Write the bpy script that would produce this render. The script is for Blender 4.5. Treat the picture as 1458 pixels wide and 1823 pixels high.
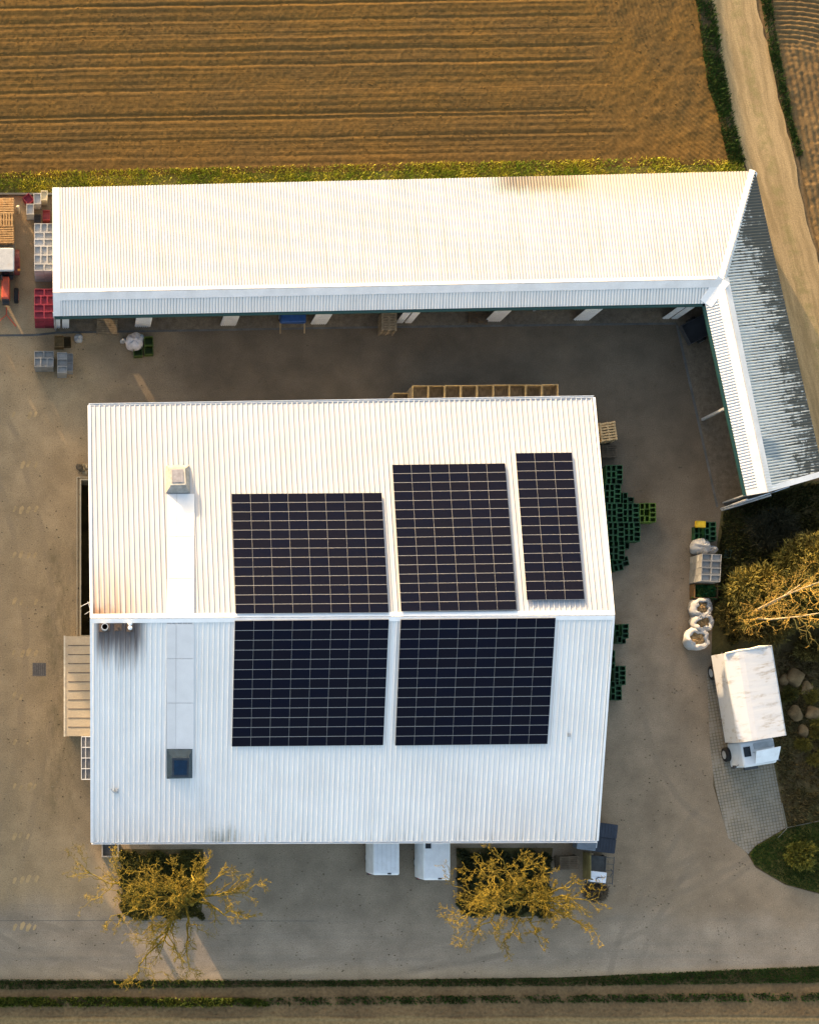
import bpy, bmesh, math, random
import numpy as np
from mathutils import Vector, Matrix
from mathutils.geometry import tessellate_polygon
R = math.radians
for o in list(bpy.data.objects): bpy.data.objects.remove(o)
scn = bpy.context.scene
COL = scn.collection
# ------------------------------------------------------------------ camera, light, exposure
H = 100.0; S = 28.0; NX, NY = 120.0, 1310.0      # drone height, pixels per metre on the ground, nadir point of the cropped frame
cd = bpy.data.cameras.new('camera'); cam = bpy.data.objects.new('camera', cd); COL.objects.link(cam)
cam.location = (0, 0, H); cam.rotation_euler = (0, 0, 0)
cd.sensor_fit = 'HORIZONTAL'; cd.sensor_width = 36; cd.lens = 36 * H * S / 1458
cd.shift_x = (729 - NX) / 1458; cd.shift_y = (NY - 911.5) / 1458
cd.clip_end = 3000
scn.camera = cam
EL = R(8.8); AZ = math.atan2(-0.484, 0.875)      # azimuth measured clockwise from +Y
SUN = Vector((math.sin(AZ) * math.cos(EL), math.cos(AZ) * math.cos(EL), math.sin(EL)))
sl = bpy.data.lights.new('sun', 'SUN'); so = bpy.data.objects.new('sun', sl); COL.objects.link(so)
sl.energy = 2.6; sl.angle = R(0.5); sl.color = (1.0, 0.70, 0.40)
so.rotation_euler = (-SUN).to_track_quat('-Z', 'Y').to_euler(); so.location = (0, 0, 60)
w = bpy.data.worlds.new('World'); scn.world = w; w.use_nodes = True
sky = w.node_tree.nodes.new('ShaderNodeTexSky'); sky.sky_type = 'NISHITA'; sky.sun_disc = False
sky.sun_elevation = EL; sky.sun_rotation = AZ; sky.air_density = 0.9; sky.dust_density = 3.0; sky.ozone_density = 0.0
bg = w.node_tree.nodes['Background']; bg.inputs[1].default_value = 0.15
w.node_tree.links.new(sky.outputs[0], bg.inputs[0])
scn.view_settings.view_transform = 'Standard'; scn.view_settings.look = 'None'
scn.view_settings.gamma = 1; scn.view_settings.exposure = 2.15
scn.cycles.max_bounces = 6; scn.cycles.use_denoising = True

def W(px, py, z=0.0):
    f = (H - z) / H / S
    return Vector(((px - NX) * f, (NY - py) * f, z))
def G(px, py): return W(px, py, 0)

# ------------------------------------------------------------------ materials
def srgb(r, g, b):
    f = lambda c: (c / 255 / 12.92) if c <= 10 else ((c / 255 + .055) / 1.055) ** 2.4
    return (f(r), f(g), f(b))
class N:
    def __init__(s, name):
        s.m = bpy.data.materials.new(name); s.m.use_nodes = True; s.t = s.m.node_tree
        s.b = s.t.nodes['Principled BSDF']
    def n(s, typ, **kw):
        x = s.t.nodes.new(typ)
        for k, v in kw.items():
            if k.startswith('i_'):
                key = k[2:]; key = int(key) if key.isdigit() else key.replace('_', ' ')
                s.put(x.inputs[key], v)
            else: setattr(x, k, v)
        return x
    def put(s, sock, v):
        if hasattr(v, 'is_linked') or isinstance(v, bpy.types.NodeSocket): s.t.links.new(v, sock)
        elif isinstance(v, (tuple, list)) and sock.type == 'RGBA' and len(v) == 3: sock.default_value = (*v, 1)
        else: sock.default_value = v
    def math(s, op, a, b=0.0, c=None):
        x = s.n('ShaderNodeMath', operation=op); s.put(x.inputs[0], a); s.put(x.inputs[1], b)
        if c is not None: s.put(x.inputs[2], c)
        return x.outputs[0]
    def mix(s, f, a, b, mode='MIX'):
        x = s.n('ShaderNodeMix', data_type='RGBA', blend_type=mode); s.put(x.inputs[0], f); s.put(x.inputs[6], a); s.put(x.inputs[7], b)
        return x.outputs[2]
    def ramp(s, v, lo, hi, a=0.0, b=1.0, smooth=True):
        x = s.n('ShaderNodeMapRange'); x.interpolation_type = 'SMOOTHSTEP' if smooth else 'LINEAR'
        for i, q in enumerate((v, lo, hi, a, b)): s.put(x.inputs[i], q)
        return x.outputs[0]
    def co(s, kind='Object'): return s.n('ShaderNodeTexCoord').outputs[kind]
    def scale(s, v, sc, rot=0.0, loc=(0, 0, 0)):
        x = s.n('ShaderNodeMapping'); s.put(x.inputs[0], v); x.inputs[1].default_value = loc; x.inputs[2].default_value = (0, 0, rot); x.inputs[3].default_value = sc
        return x.outputs[0]
    def noise(s, v, sc, det=3.0, rough=.55):
        x = s.n('ShaderNodeTexNoise'); s.put(x.inputs['Vector'], v); x.inputs['Scale'].default_value = sc
        x.inputs['Detail'].default_value = det; x.inputs['Roughness'].default_value = rough
        return x.outputs[0]
    def bump(s, h, st=.3, d=.02):
        x = s.n('ShaderNodeBump'); x.inputs['Strength'].default_value = st; x.inputs['Distance'].default_value = d; s.put(x.inputs['Height'], h)
        s.t.links.new(x.outputs[0], s.b.inputs['Normal'])
    def done(s, col, rough=.7, spec=.3, metal=0.0):
        s.put(s.b.inputs['Base Color'], col); s.put(s.b.inputs['Roughness'], rough)
        s.b.inputs['Specular IOR Level'].default_value = spec; s.b.inputs['Metallic'].default_value = metal
        return s.m
MATS = {}
def M(name, col=None, rough=.7, spec=.3, metal=0.0, var=.25, sc=3.0, fine=.15, bump=0.0, rnd=.15, dirt=None, dirt_amt=.5):
    """plain weathered surface: large blotches, fine grain, small shift per copy"""
    if name in MATS: return MATS[name]
    k = N(name); c = k.co()
    n1 = k.ramp(k.noise(c, sc, 4), .3, .7, 1 - var, 1 + var, False)
    n2 = k.ramp(k.noise(c, sc * 14, 2), .3, .7, 1 - fine, 1 + fine, False)
    v = k.math('MULTIPLY', n1, n2)
    if rnd:
        oi = k.n('ShaderNodeObjectInfo').outputs['Random']
        v = k.math('MULTIPLY', v, k.ramp(oi, 0, 1, 1 - rnd, 1 + rnd, False))
    x = k.n('ShaderNodeHueSaturation'); x.inputs['Value'].default_value = 1; k.put(x.inputs['Value'], v); k.put(x.inputs['Color'], col)
    out = x.outputs[0]
    if dirt:
        f = k.ramp(k.noise(c, sc * .8, 5, .7), .5, .75, 0, dirt_amt)
        out = k.mix(f, out, dirt)
    if bump: k.bump(k.noise(c, sc * 14, 3), bump, .02)
    MATS[name] = k.done(out, rough, spec, metal); return MATS[name]

WOOD = M('pale_wood', (.34, .235, .12), .8, .2, var=.3, sc=6, rnd=.25)
WOOD2 = M('grey_wood', (.20, .155, .10), .85, .2, var=.3, sc=6, rnd=.25)
WOODO = M('orange_wood', (.42, .245, .10), .8, .2, var=.3, sc=6, rnd=.2)
WHITE = M('white_sheet', (.74, .76, .78), .5, .35, var=.06, sc=1.5, fine=.03, rnd=.03)
PAINTW = M('white_paint', (.72, .74, .77), .35, .45, var=.06, sc=2, fine=.03, dirt=(.35, .32, .28), dirt_amt=.25)
STEEL = M('galvanised_steel', (.42, .44, .46), .45, .5, .4, var=.15)
DKMETAL = M('dark_metal', (.045, .047, .052), .5, .4, var=.2)
RUBBER = M('black_rubber', (.02, .02, .02), .8, .2)
GREENTRIM = M('green_trim', (.008, .042, .038), .5, .4, var=.1)
GLASSD = M('dark_glass', (.012, .016, .022), .12, .4, var=.05, rnd=0)
GRNC = M('green_plastic', (.012, .060, .020), .5, .35, var=.25, rnd=.35)
GRNY = M('lime_plastic', (.070, .125, .010), .5, .35, var=.25, rnd=.3)
YELC = M('yellow_plastic', (.55, .36, .01), .5, .35)
GREYC = M('grey_plastic', (.215, .215, .21), .55, .3, var=.15, rnd=.2, dirt=(.2, .17, .12), dirt_amt=.4)
WHTC = M('white_plastic', (.47, .45, .42), .55, .3, var=.12, rnd=.18, dirt=(.28, .24, .18), dirt_amt=.35)
REDC = M('red_plastic', (.25, .035, .035), .5, .35, var=.3, rnd=.25)
MAGC = M('crimson_plastic', (.24, .024, .045), .55, .3, var=.35, rnd=.2)
CONC = M('concrete', (.30, .28, .25), .9, .2, var=.2, sc=1.2)
CONCD = M('dark_concrete', (.10, .10, .095), .9, .2, var=.25, sc=1.2)
TREDC = M('tractor_red', (.52, .085, .04), .4, .45, var=.15)
BLUET = M('blue_tarp', (.02, .07, .22), .5, .35, var=.2)
SOILIN = M('sack_contents', (.26, .17, .08), .95, .1, var=.4, sc=8)
SACK = M('woven_sack', (.38, .37, .36), .75, .25, var=.1, sc=5, fine=.08, dirt=(.4, .36, .3), dirt_amt=.3)
ROCK = M('tan_rock', (.165, .112, .055), .9, .2, var=.35, sc=2.5, fine=.3, bump=.5)

def ground_mat(kind):
    k = N(kind); c = k.co(); sep = k.n('ShaderNodeSeparateXYZ'); k.put(sep.inputs[0], c)
    wob = k.noise(c, .12, 4); wob2 = k.noise(c, .5, 5, .6); fine = k.noise(c, 9, 4, .65); grit = k.noise(c, 38, 2, .7)
    X = k.math('ADD', sep.outputs[0], k.math('MULTIPLY_ADD', wob, 9, -4.5)); Y = k.math('ADD', sep.outputs[1], k.math('MULTIPLY_ADD', wob, 7, -3.5))
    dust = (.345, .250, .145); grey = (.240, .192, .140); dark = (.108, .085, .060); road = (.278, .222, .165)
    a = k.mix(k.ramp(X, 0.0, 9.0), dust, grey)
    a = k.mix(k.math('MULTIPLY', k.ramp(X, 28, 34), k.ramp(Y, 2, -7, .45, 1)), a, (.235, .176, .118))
    dk = k.math('MULTIPLY', k.ramp(Y, 3.0, 19.0), k.ramp(X, -1, 10))  # part of the shade between shed and warehouse put into the yard colour
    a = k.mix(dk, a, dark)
    rd = k.ramp(Y, -10.3, -12.6)
    a = k.mix(k.math('MULTIPLY', rd, .85), a, road)
    # worn dusty edge of the road, tyre-polished streaks along it
    st = k.noise(k.scale(c, (.05, 1.6, 1)), 1.0, 4, .6)
    a = k.mix(k.math('MULTIPLY', rd, k.ramp(st, .45, .7, 0, .35)), a, (.19, .165, .135))
    edge = k.math('MULTIPLY', k.ramp(k.math('ADD', sep.outputs[1], k.math('MULTIPLY_ADD', wob2, .8, -.4)), -14.4, -15.15), .8)
    a = k.mix(edge, a, (.34, .26, .17))
    bl = k.ramp(wob2, .35, .68, .80, 1.14, False)
    a = k.mix(1.0, a, k.n('ShaderNodeCombineColor', i_0=bl, i_1=bl, i_2=bl).outputs[0], 'MULTIPLY')
    # damp green-brown patches by the pit and annexe
    gp = k.math('MULTIPLY', k.ramp(k.math('ABSOLUTE', k.math('SUBTRACT', sep.outputs[0], -.6)), 1.9, .2), k.ramp(k.noise(k.scale(c, (1.3, .5, 1)), 1.0, 6, .75), .40, .66))
    gp = k.math('MULTIPLY', gp, k.ramp(k.math('ABSOLUTE', k.math('SUBTRACT', sep.outputs[1], 3.5)), 10.0, 7.5, 0, .5))
    a = k.mix(gp, a, (.090, .078, .040))
    sp = k.ramp(fine, .58, .70, 0, .55); a = k.mix(sp, a, (.10, .085, .06))
    for (cx, cy, r0, ax0) in ((16.0, 30.0, 47.2, 1), (16.0, 30.0, 45.4, 1), (58.0, -22.0, 24.6, 1), (58.0, -22.0, 22.9, 1), (8, 60, 76.5, 1), (8, 60, 74.8, 1), (47, 3, 8.6, 1), (47, 3, 10.4, 1), (-40, 5, 39.2, 1), (-40, 5, 37.3, 1)):
        dx = k.math('SUBTRACT', sep.outputs[0], cx); dy = k.math('SUBTRACT', sep.outputs[1], cy); rr = k.math('SQRT', k.math('ADD', k.math('MULTIPLY', dx, dx), k.math('MULTIPLY', dy, dy)))
        rr = k.math('ADD', rr, k.math('MULTIPLY_ADD', wob, 1.6, -.8)); f = k.ramp(k.math('ABSOLUTE', k.math('SUBTRACT', rr, r0)), .30, .10, 0, 1)
        f = k.math('MULTIPLY', f, k.ramp(wob2, .40, .66, 0, .34)); a = k.mix(f, a, (.13, .105, .08))
    sp2 = k.ramp(k.noise(c, 3.1, 4, .7), .66, .74, 0, .5); a = k.mix(sp2, a, (.12, .10, .07))
    gr = k.math('MULTIPLY', k.ramp(grit, .3, .7, .78, 1.22, False), k.ramp(k.noise(c, 14, 3, .8), .3, .7, .74, 1.26, False))
    a = k.mix(1.0, a, k.n('ShaderNodeCombineColor', i_0=gr, i_1=gr, i_2=gr).outputs[0], 'MULTIPLY')
    k.bump(k.math('ADD', fine, grit), .35, .012)
    return k.done(a, .92, .15)
def soil_mat(name, col, col2, sc=1.0, bump=.5):
    k = N(name); c = k.co()
    n1 = k.noise(c, .25 * sc, 4); n2 = k.noise(c, 4 * sc, 5, .65); n3 = k.noise(c, 24 * sc, 3, .7)
    a = k.mix(k.ramp(n1, .35, .65), col, col2)
    v = k.math('MULTIPLY', k.ramp(n2, .3, .7, .72, 1.28, False), k.ramp(n3, .3, .7, .75, 1.25, False))
    a = k.mix(1.0, a, k.n('ShaderNodeCombineColor', i_0=v, i_1=v, i_2=v).outputs[0], 'MULTIPLY')
    a = k.mix(k.ramp(k.noise(c, 11 * sc, 2, .6), .70, .76, 0, .6), a, tuple(min(1, q * 2.2) for q in col))
    k.bump(k.math('ADD', n2, n3), bump, .04)
    return k.done(a, .95, .1)
def leaf_mat(name, cols, sc=.8, rough=.75):
    k = N(name); c = k.co()
    a = k.mix(k.ramp(k.noise(c, sc, 3), .36, .64), cols[0], cols[1])
    a = k.mix(k.ramp(k.noise(c, sc * 9, 2), .5, .7, 0, .8), a, cols[2])
    return k.done(a, rough, .2)
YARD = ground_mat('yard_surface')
FIELD = soil_mat('ploughed_soil', (.120, .068, .019), (.100, .060, .020), 1.0, .5)
FIELD2 = soil_mat('bare_soil', (.170, .112, .055), (.120, .084, .044), 1.2, .5)
BEDM = soil_mat('bed_soil', (.120, .086, .042), (.075, .066, .026), 1.0, .6)
TURF = soil_mat('turf_soil', (.10, .10, .020), (.19, .145, .045), 1.3, .5)

def roof_mat(name, base, streak=(.45, .38, .30), amt=.12, extra=None, pitch=.183, valley=.4, centre=0.0):
    """coated sheet; UV = metres along the eave, metres up the slope"""
    k = N(name); uv = k.co('UV')
    st = k.noise(k.scale(uv, (5.5, .16, 1)), 1.0, 4, .6); big = k.noise(uv, .35, 3); mo = k.noise(uv, 2.2, 5, .65)
    a = k.mix(k.ramp(st, .48, .75, 0, amt), base, streak)
    b = k.ramp(big, .3, .7, .95, 1.05, False)
    a = k.mix(1.0, a, k.n('ShaderNodeCombineColor', i_0=b, i_1=b, i_2=b).outputs[0], 'MULTIPLY')
    sep = k.n('ShaderNodeSeparateXYZ'); k.put(sep.inputs[0], uv); U, V = sep.outputs[0], sep.outputs[1]
    ph = k.math('ABSOLUTE', k.math('SUBTRACT', k.math('FRACT', k.math('ADD', k.math('DIVIDE', U, pitch), .5 - centre)), .5))
    val = k.ramp(ph, .26, .05) if centre == 0 else k.ramp(ph, .10, .04)      # grime in the valleys; dark lines also painted so ribs read in full sun
    k.val = val
    a = k.mix(k.math('MULTIPLY', val, k.ramp(k.noise(k.scale(uv, (2.5, .25, 1)), 1.0, 3), .3, .65, valley * .35, valley)), a, tuple(q * .42 for q in base))
    if extra: a = extra(k, uv, U, V, a, st, mo)
    return k.done(a, .55, .3)
# ------------------------------------------------------------------ mesh helpers
class MB:
    def __init__(s): s.v = []; s.f = []; s.m = []; s.uv = None
    def quad(s, *p, m=0):
        i = len(s.v); s.v += [tuple(q) for q in p]; s.f.append(tuple(range(i, i + len(p)))); s.m.append(m)
    def box(s, c, d, rz=0.0, m=0, mat=None):
        T = (Matrix.Translation(Vector(c)) @ Matrix.Rotation(rz, 4, 'Z')) if mat is None else mat @ Matrix.Translation(Vector(c))
        x, y, z = d[0] / 2, d[1] / 2, d[2] / 2; i = len(s.v)
        for q in ((-x, -y, -z), (x, -y, -z), (x, y, -z), (-x, y, -z), (-x, -y, z), (x, -y, z), (x, y, z), (-x, y, z)): s.v.append(tuple(T @ Vector(q)))
        for q in ((0, 3, 2, 1), (4, 5, 6, 7), (0, 1, 5, 4), (1, 2, 6, 5), (2, 3, 7, 6), (3, 0, 4, 7)): s.f.append(tuple(i + a for a in q)); s.m.append(m)
    def prism(s, poly, z0, z1, m=0, top=None):
        n = len(poly); i = len(s.v)
        s.v += [(p[0], p[1], z0) for p in poly] + [((top or poly)[j][0], (top or poly)[j][1], z1) for j in range(n)]
        s.f.append(tuple(i + n + j for j in range(n))); s.m.append(m); s.f.append(tuple(i + n - 1 - j for j in range(n))); s.m.append(m)
        for j in range(n): a = (j + 1) % n; s.f.append((i + j, i + a, i + n + a, i + n + j)); s.m.append(m)
    def cyl(s, a, b, r0, r1=None, n=12, m=0, cap=True): s.tube([a, b], [r0, r0 if r1 is None else r1], n, m, cap)
    def tube(s, pts, rad, n=5, m=0, cap=True):
        pts = [Vector(p) for p in pts]; base = len(s.v); k = len(pts); prev = None
        for j, p in enumerate(pts):
            t = (pts[min(j + 1, k - 1)] - pts[max(j - 1, 0)]); t = t.normalized() if t.length > 1e-9 else Vector((0, 0, 1))
            if prev is None: a = t.orthogonal().normalized()
            else:
                a = prev - t * prev.dot(t); a = a.normalized() if a.length > 1e-6 else t.orthogonal().normalized()
            prev = a; b = t.cross(a)
            for q in range(n):
                an = 2 * math.pi * q / n; s.v.append(tuple(p + (a * math.cos(an) + b * math.sin(an)) * rad[j]))
        for j in range(k - 1):
            for q in range(n):
                r = (q + 1) % n; s.f.append((base + j * n + q, base + j * n + r, base + (j + 1) * n + r, base + (j + 1) * n + q)); s.m.append(m)
        if cap:
            s.f.append(tuple(base + n - 1 - q for q in range(n))); s.m.append(m); s.f.append(tuple(base + (k - 1) * n + q for q in range(n))); s.m.append(m)
    def rings(s, rings, m=0, cap0=True, cap1=True):
        n = len(rings[0]); b = len(s.v)
        for r in rings: s.v += [tuple(p) for p in r]
        for j in range(len(rings) - 1):
            for q in range(n): r = (q + 1) % n; s.f.append((b + j * n + q, b + j * n + r, b + (j + 1) * n + r, b + (j + 1) * n + q)); s.m.append(m)
        if cap0: s.f.append(tuple(b + n - 1 - q for q in range(n))); s.m.append(m)
        if cap1: e = b + (len(rings) - 1) * n; s.f.append(tuple(e + q for q in range(n))); s.m.append(m)
    def build(s, name, mats, parent=None, smooth=False, world=False, loc=None, bevel=0.0):
        me = bpy.data.meshes.new(name); off = Vector((0, 0, 0))
        if world and parent is not None: off = Vector(parent.location)
        if loc is not None: off = Vector(loc)
        vs = [(a - off.x, b - off.y, c - off.z) for a, b, c in s.v] if off.length else s.v
        me.from_pydata(vs, [], s.f)
        mats = mats if isinstance(mats, (list, tuple)) else [mats]
        for q in mats: me.materials.append(q)
        me.polygons.foreach_set('material_index', s.m)
        if smooth: me.polygons.foreach_set('use_smooth', [True] * len(s.f))
        me.update()
        o = bpy.data.objects.new(name, me); COL.objects.link(o)
        if loc is not None: o.location = loc
        if parent is not None: o.parent = parent
        if bevel:
            b = o.modifiers.new('bevel', 'BEVEL'); b.width = bevel; b.segments = 2; b.limit_method = 'ANGLE'
        return o
def tag(o, label=None, cat=None, group=None, kind=None):
    if label: o['label'] = label
    if cat: o['category'] = cat
    if group: o['group'] = group
    if kind: o['kind'] = kind
    return o
def thing(name, label, cat, loc=(0, 0, 0), rz=0.0, group=None):
    o = bpy.data.objects.new(name, None); COL.objects.link(o); o.empty_display_size = .3
    o.location = loc; o.rotation_euler = (0, 0, rz); return tag(o, label, cat, group)
def copy_tree(o, parent=None):
    c = o.copy(); COL.objects.link(c); c.parent = parent
    for ch in list(o.children): copy_tree(ch, c)
    return c
def spawn(proto, used, loc, rz=0.0, label=None, group=None):
    """first call places the prototype itself, later calls place copies"""
    o = proto if not used.get(proto.name) else copy_tree(proto)
    used[proto.name] = True
    o.location = loc; o.rotation_euler = (0, 0, rz)
    if label: o['label'] = label
    if group: o['group'] = group
    return o
USED = {}
def sheet(name, poly, z, mat, holes=(), kind='structure', label=None, cat=None, uv=None):
    loops = [[Vector((p[0], p[1], 0)) for p in poly]] + [[Vector((p[0], p[1], 0)) for p in h] for h in holes]
    tris = tessellate_polygon(loops); vs = [v for l in loops for v in l]
    me = bpy.data.meshes.new(name); fs = []
    for t in tris:
        a, b, c = (vs[i] for i in t)
        fs.append(t if (b - a).cross(c - a).z > 0 else (t[0], t[2], t[1]))
    me.from_pydata([(v.x, v.y, z) for v in vs], [], fs); me.materials.append(mat); me.update()
    o = bpy.data.objects.new(name, me); COL.objects.link(o)
    return tag(o, label, cat, None, kind)
def P(*pts): return [tuple(G(*p)[:2]) for p in pts]
def vnoise(nx, ny, cx, cy, rng):
    g = rng.random((cy + 2, cx + 2)); ys = np.linspace(0, cy, ny); xs = np.linspace(0, cx, nx)
    yi = ys.astype(int); xi = xs.astype(int); fy = ys - yi; fx = xs - xi
    fy = (fy * fy * (3 - 2 * fy))[:, None]; fx = (fx * fx * (3 - 2 * fx))[None]
    a = g[yi][:, xi]; b = g[yi][:, xi + 1]; c = g[yi + 1][:, xi]; d = g[yi + 1][:, xi + 1]
    return (a * (1 - fx) + b * fx) * (1 - fy) + (c * (1 - fx) + d * fx) * fy
def inpoly(x, y, poly):
    r = np.zeros(np.shape(x), bool); n = len(poly)
    for i in range(n):
        x1, y1 = poly[i]; x2, y2 = poly[(i + 1) % n]
        if y1 == y2: continue
        c = ((y1 > y) != (y2 > y)) & (x < (x2 - x1) * (y - y1) / (y2 - y1) + x1); r ^= c
    return r
def relief(name, poly, step, hfun, mat, z0, seed, label=None):
    """a ground sheet with real clods and furrows"""
    rng = np.random.default_rng(seed); xs0 = [p[0] for p in poly]; ys0 = [p[1] for p in poly]
    nx = int((max(xs0) - min(xs0)) / step); ny = int((max(ys0) - min(ys0)) / step)
    xs = np.linspace(min(xs0), max(xs0), nx); ys = np.linspace(min(ys0), max(ys0), ny); X, Y = np.meshgrid(xs, ys)
    Z = z0 + hfun(X, Y, nx, ny, rng)
    co = np.stack([X, Y, Z], -1).reshape(-1, 3); idx = np.arange(nx * ny).reshape(ny, nx)
    q = np.stack([idx[:-1, :-1], idx[:-1, 1:], idx[1:, 1:], idx[1:, :-1]], -1).reshape(-1, 4)
    cx = (X[:-1, :-1] + X[1:, 1:]) / 2; cy = (Y[:-1, :-1] + Y[1:, 1:]) / 2
    q = q[inpoly(cx, cy, poly).reshape(-1)]
    me = bpy.data.meshes.new(name); me.vertices.add(len(co)); me.vertices.foreach_set('co', co.astype(np.float32).ravel())
    me.loops.add(q.size); me.loops.foreach_set('vertex_index', q.ravel().astype(np.int32))
    me.polygons.add(len(q)); me.polygons.foreach_set('loop_start', np.arange(0, q.size, 4, dtype=np.int32))
    me.polygons.foreach_set('use_smooth', np.ones(len(q), bool)); me.update(calc_edges=True); me.validate(); me.materials.append(mat)
    o = bpy.data.objects.new(name, me); COL.objects.link(o); return tag(o, label, None, None, 'structure')
def tri_mesh(name, co, mat, parent=None, kind=None, label=None, cat=None, loc=None):
    """co: (n,3,3) triangles, matte blades or leaves"""
    n = len(co); me = bpy.data.meshes.new(name); me.vertices.add(n * 3); me.vertices.foreach_set('co', co.astype(np.float32).ravel())
    me.loops.add(n * 3); me.loops.foreach_set('vertex_index', np.arange(n * 3, dtype=np.int32)); me.polygons.add(n)
    me.polygons.foreach_set('loop_start', np.arange(0, n * 3, 3, dtype=np.int32)); me.update(calc_edges=True); me.materials.append(mat)
    o = bpy.data.objects.new(name, me); COL.objects.link(o)
    if parent is not None: o.parent = parent
    if loc is not None: o.location = loc
    return tag(o, label, cat, None, kind)
def blades(pts, z, h, w, rng, lean=.7):
    n = len(pts); a = rng.random(n) * 2 * np.pi; hh = h * (.5 + rng.random(n)); ww = w * (.6 + .8 * rng.random(n))
    d = np.stack([np.cos(a), np.sin(a)], -1) * ww[:, None] / 2; b = rng.random(n) * 2 * np.pi
    l = np.stack([np.cos(b), np.sin(b)], -1) * (hh * lean * rng.random(n))[:, None]
    z0 = np.full((n, 1), z); p0 = np.concatenate([pts - d, z0], 1); p1 = np.concatenate([pts + d, z0], 1); p2 = np.concatenate([pts + l, z0 + hh[:, None]], 1)
    return np.stack([p0, p1, p2], 1)
def scatter(poly, n, rng, clump=0.0, cs=1.2):
    xs = [p[0] for p in poly]; ys = [p[1] for p in poly]; out = []; tot = 0
    while tot < n:
        p = rng.random((n, 2)) * [max(xs) - min(xs), max(ys) - min(ys)] + [min(xs), min(ys)]
        k = inpoly(p[:, 0], p[:, 1], poly)
        if clump:
            v = np.sin(p[:, 0] * 2.1 / cs + 1.3 * np.sin(p[:, 1] * 3.7 / cs)) * np.sin(p[:, 1] * 2.9 / cs + 1.7 * np.sin(p[:, 0] * 1.3 / cs)) * .5 + .5
            k &= rng.random(n) > clump * (1 - v)
        out.append(p[k]); tot += k.sum()
    return np.concatenate(out)[:n]
def grass(name, poly, n, h, w_, mat, seed, clump=.6, cs=1.2, z=0.0, label=None):
    rng = np.random.default_rng(seed)
    return tri_mesh(name, blades(scatter(poly, n, rng, clump, cs), z, h, w_, rng), mat, kind='stuff', label=label)
def ribbed(name, poly, udir, pitch, prof, mat, parent, th=.05, smooth=False):
    """profiled metal sheet over a convex 3-D polygon: real ribs, cut to the outline"""
    poly = [Vector(p) for p in poly]; c0 = sum(poly, Vector()) / len(poly); n = Vector()
    for i, p in enumerate(poly): n += (p - c0).cross(poly[(i + 1) % len(poly)] - c0)
    n.normalize()
    if n.z < 0: n = -n; poly.reverse()
    u = Vector(udir); u = (u - n * u.dot(n)).normalized(); v = n.cross(u)
    us = [(p - c0).dot(u) for p in poly]; vs = [(p - c0).dot(v) for p in poly]; u0, u1, v0, v1 = min(us), max(us), min(vs), max(vs)
    k = max(2, round((u1 - u0) / pitch)); pts = []; us_ = k * pitch / (u1 - u0)
    for i in range(k):
        for s_, h_ in prof: pts.append((u0 + (u1 - u0) * (i + s_) / k, h_))
    pts.append((u1, prof[0][1]))
    bm = bmesh.new(); lay = bm.loops.layers.uv.new('UVMap'); A = []; B = []
    for a, h_ in pts:
        A.append(bm.verts.new(c0 + u * a + v * v0 + n * h_)); B.append(bm.verts.new(c0 + u * a + v * v1 + n * h_))
    for i in range(len(pts) - 1):
        f = bm.faces.new((A[i], A[i + 1], B[i + 1], B[i])); f.smooth = smooth
        for l, q in zip(f.loops, (((pts[i][0] - u0) * us_, 0), ((pts[i + 1][0] - u0) * us_, 0), ((pts[i + 1][0] - u0) * us_, v1 - v0), ((pts[i][0] - u0) * us_, v1 - v0))): l[lay].uv = q
    for i, p in enumerate(poly):
        e = poly[(i + 1) % len(poly)] - p; out = e.cross(n).normalized()
        bmesh.ops.bisect_plane(bm, geom=bm.verts[:] + bm.edges[:] + bm.faces[:], plane_co=p, plane_no=out, clear_outer=True)
    lo = [bm.verts.new(p - n * th) for p in poly]; hi = [bm.verts.new(p - n * .002) for p in poly]
    bm.faces.new(list(reversed(lo)))
    for i in range(len(poly)): j = (i + 1) % len(poly); bm.faces.new((lo[i], lo[j], hi[j], hi[i]))
    off = Vector(parent.location) if parent else Vector()
    for q in bm.verts: q.co -= off
    me = bpy.data.meshes.new(name); bm.to_mesh(me); bm.free(); me.materials.append(mat)
    o = bpy.data.objects.new(name, me); COL.objects.link(o); o.parent = parent; return o
def strip(mb, a, b, up, w0, w1, off, m=0):
    """flat trim along a-b, from w0 to w1 across (direction 'up'), lifted by off"""
    a, b, up = Vector(a), Vector(b), Vector(up).normalized(); n = (b - a).cross(up).normalized()
    if n.z < 0: n = -n
    p = [a + up * w0, b + up * w0, b + up * w1, a + up * w1]; lo = [q + n * (off - .03) for q in p]; hi = [q + n * off for q in p]
    if (hi[1] - hi[0]).cross(hi[2] - hi[0]).dot(n) < 0: lo.reverse(); hi.reverse()
    mb.quad(*hi, m=m); mb.quad(*reversed(lo), m=m)
    for i in range(4): j = (i + 1) % 4; mb.quad(lo[i], lo[j], hi[j], hi[i], m=m)
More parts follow.
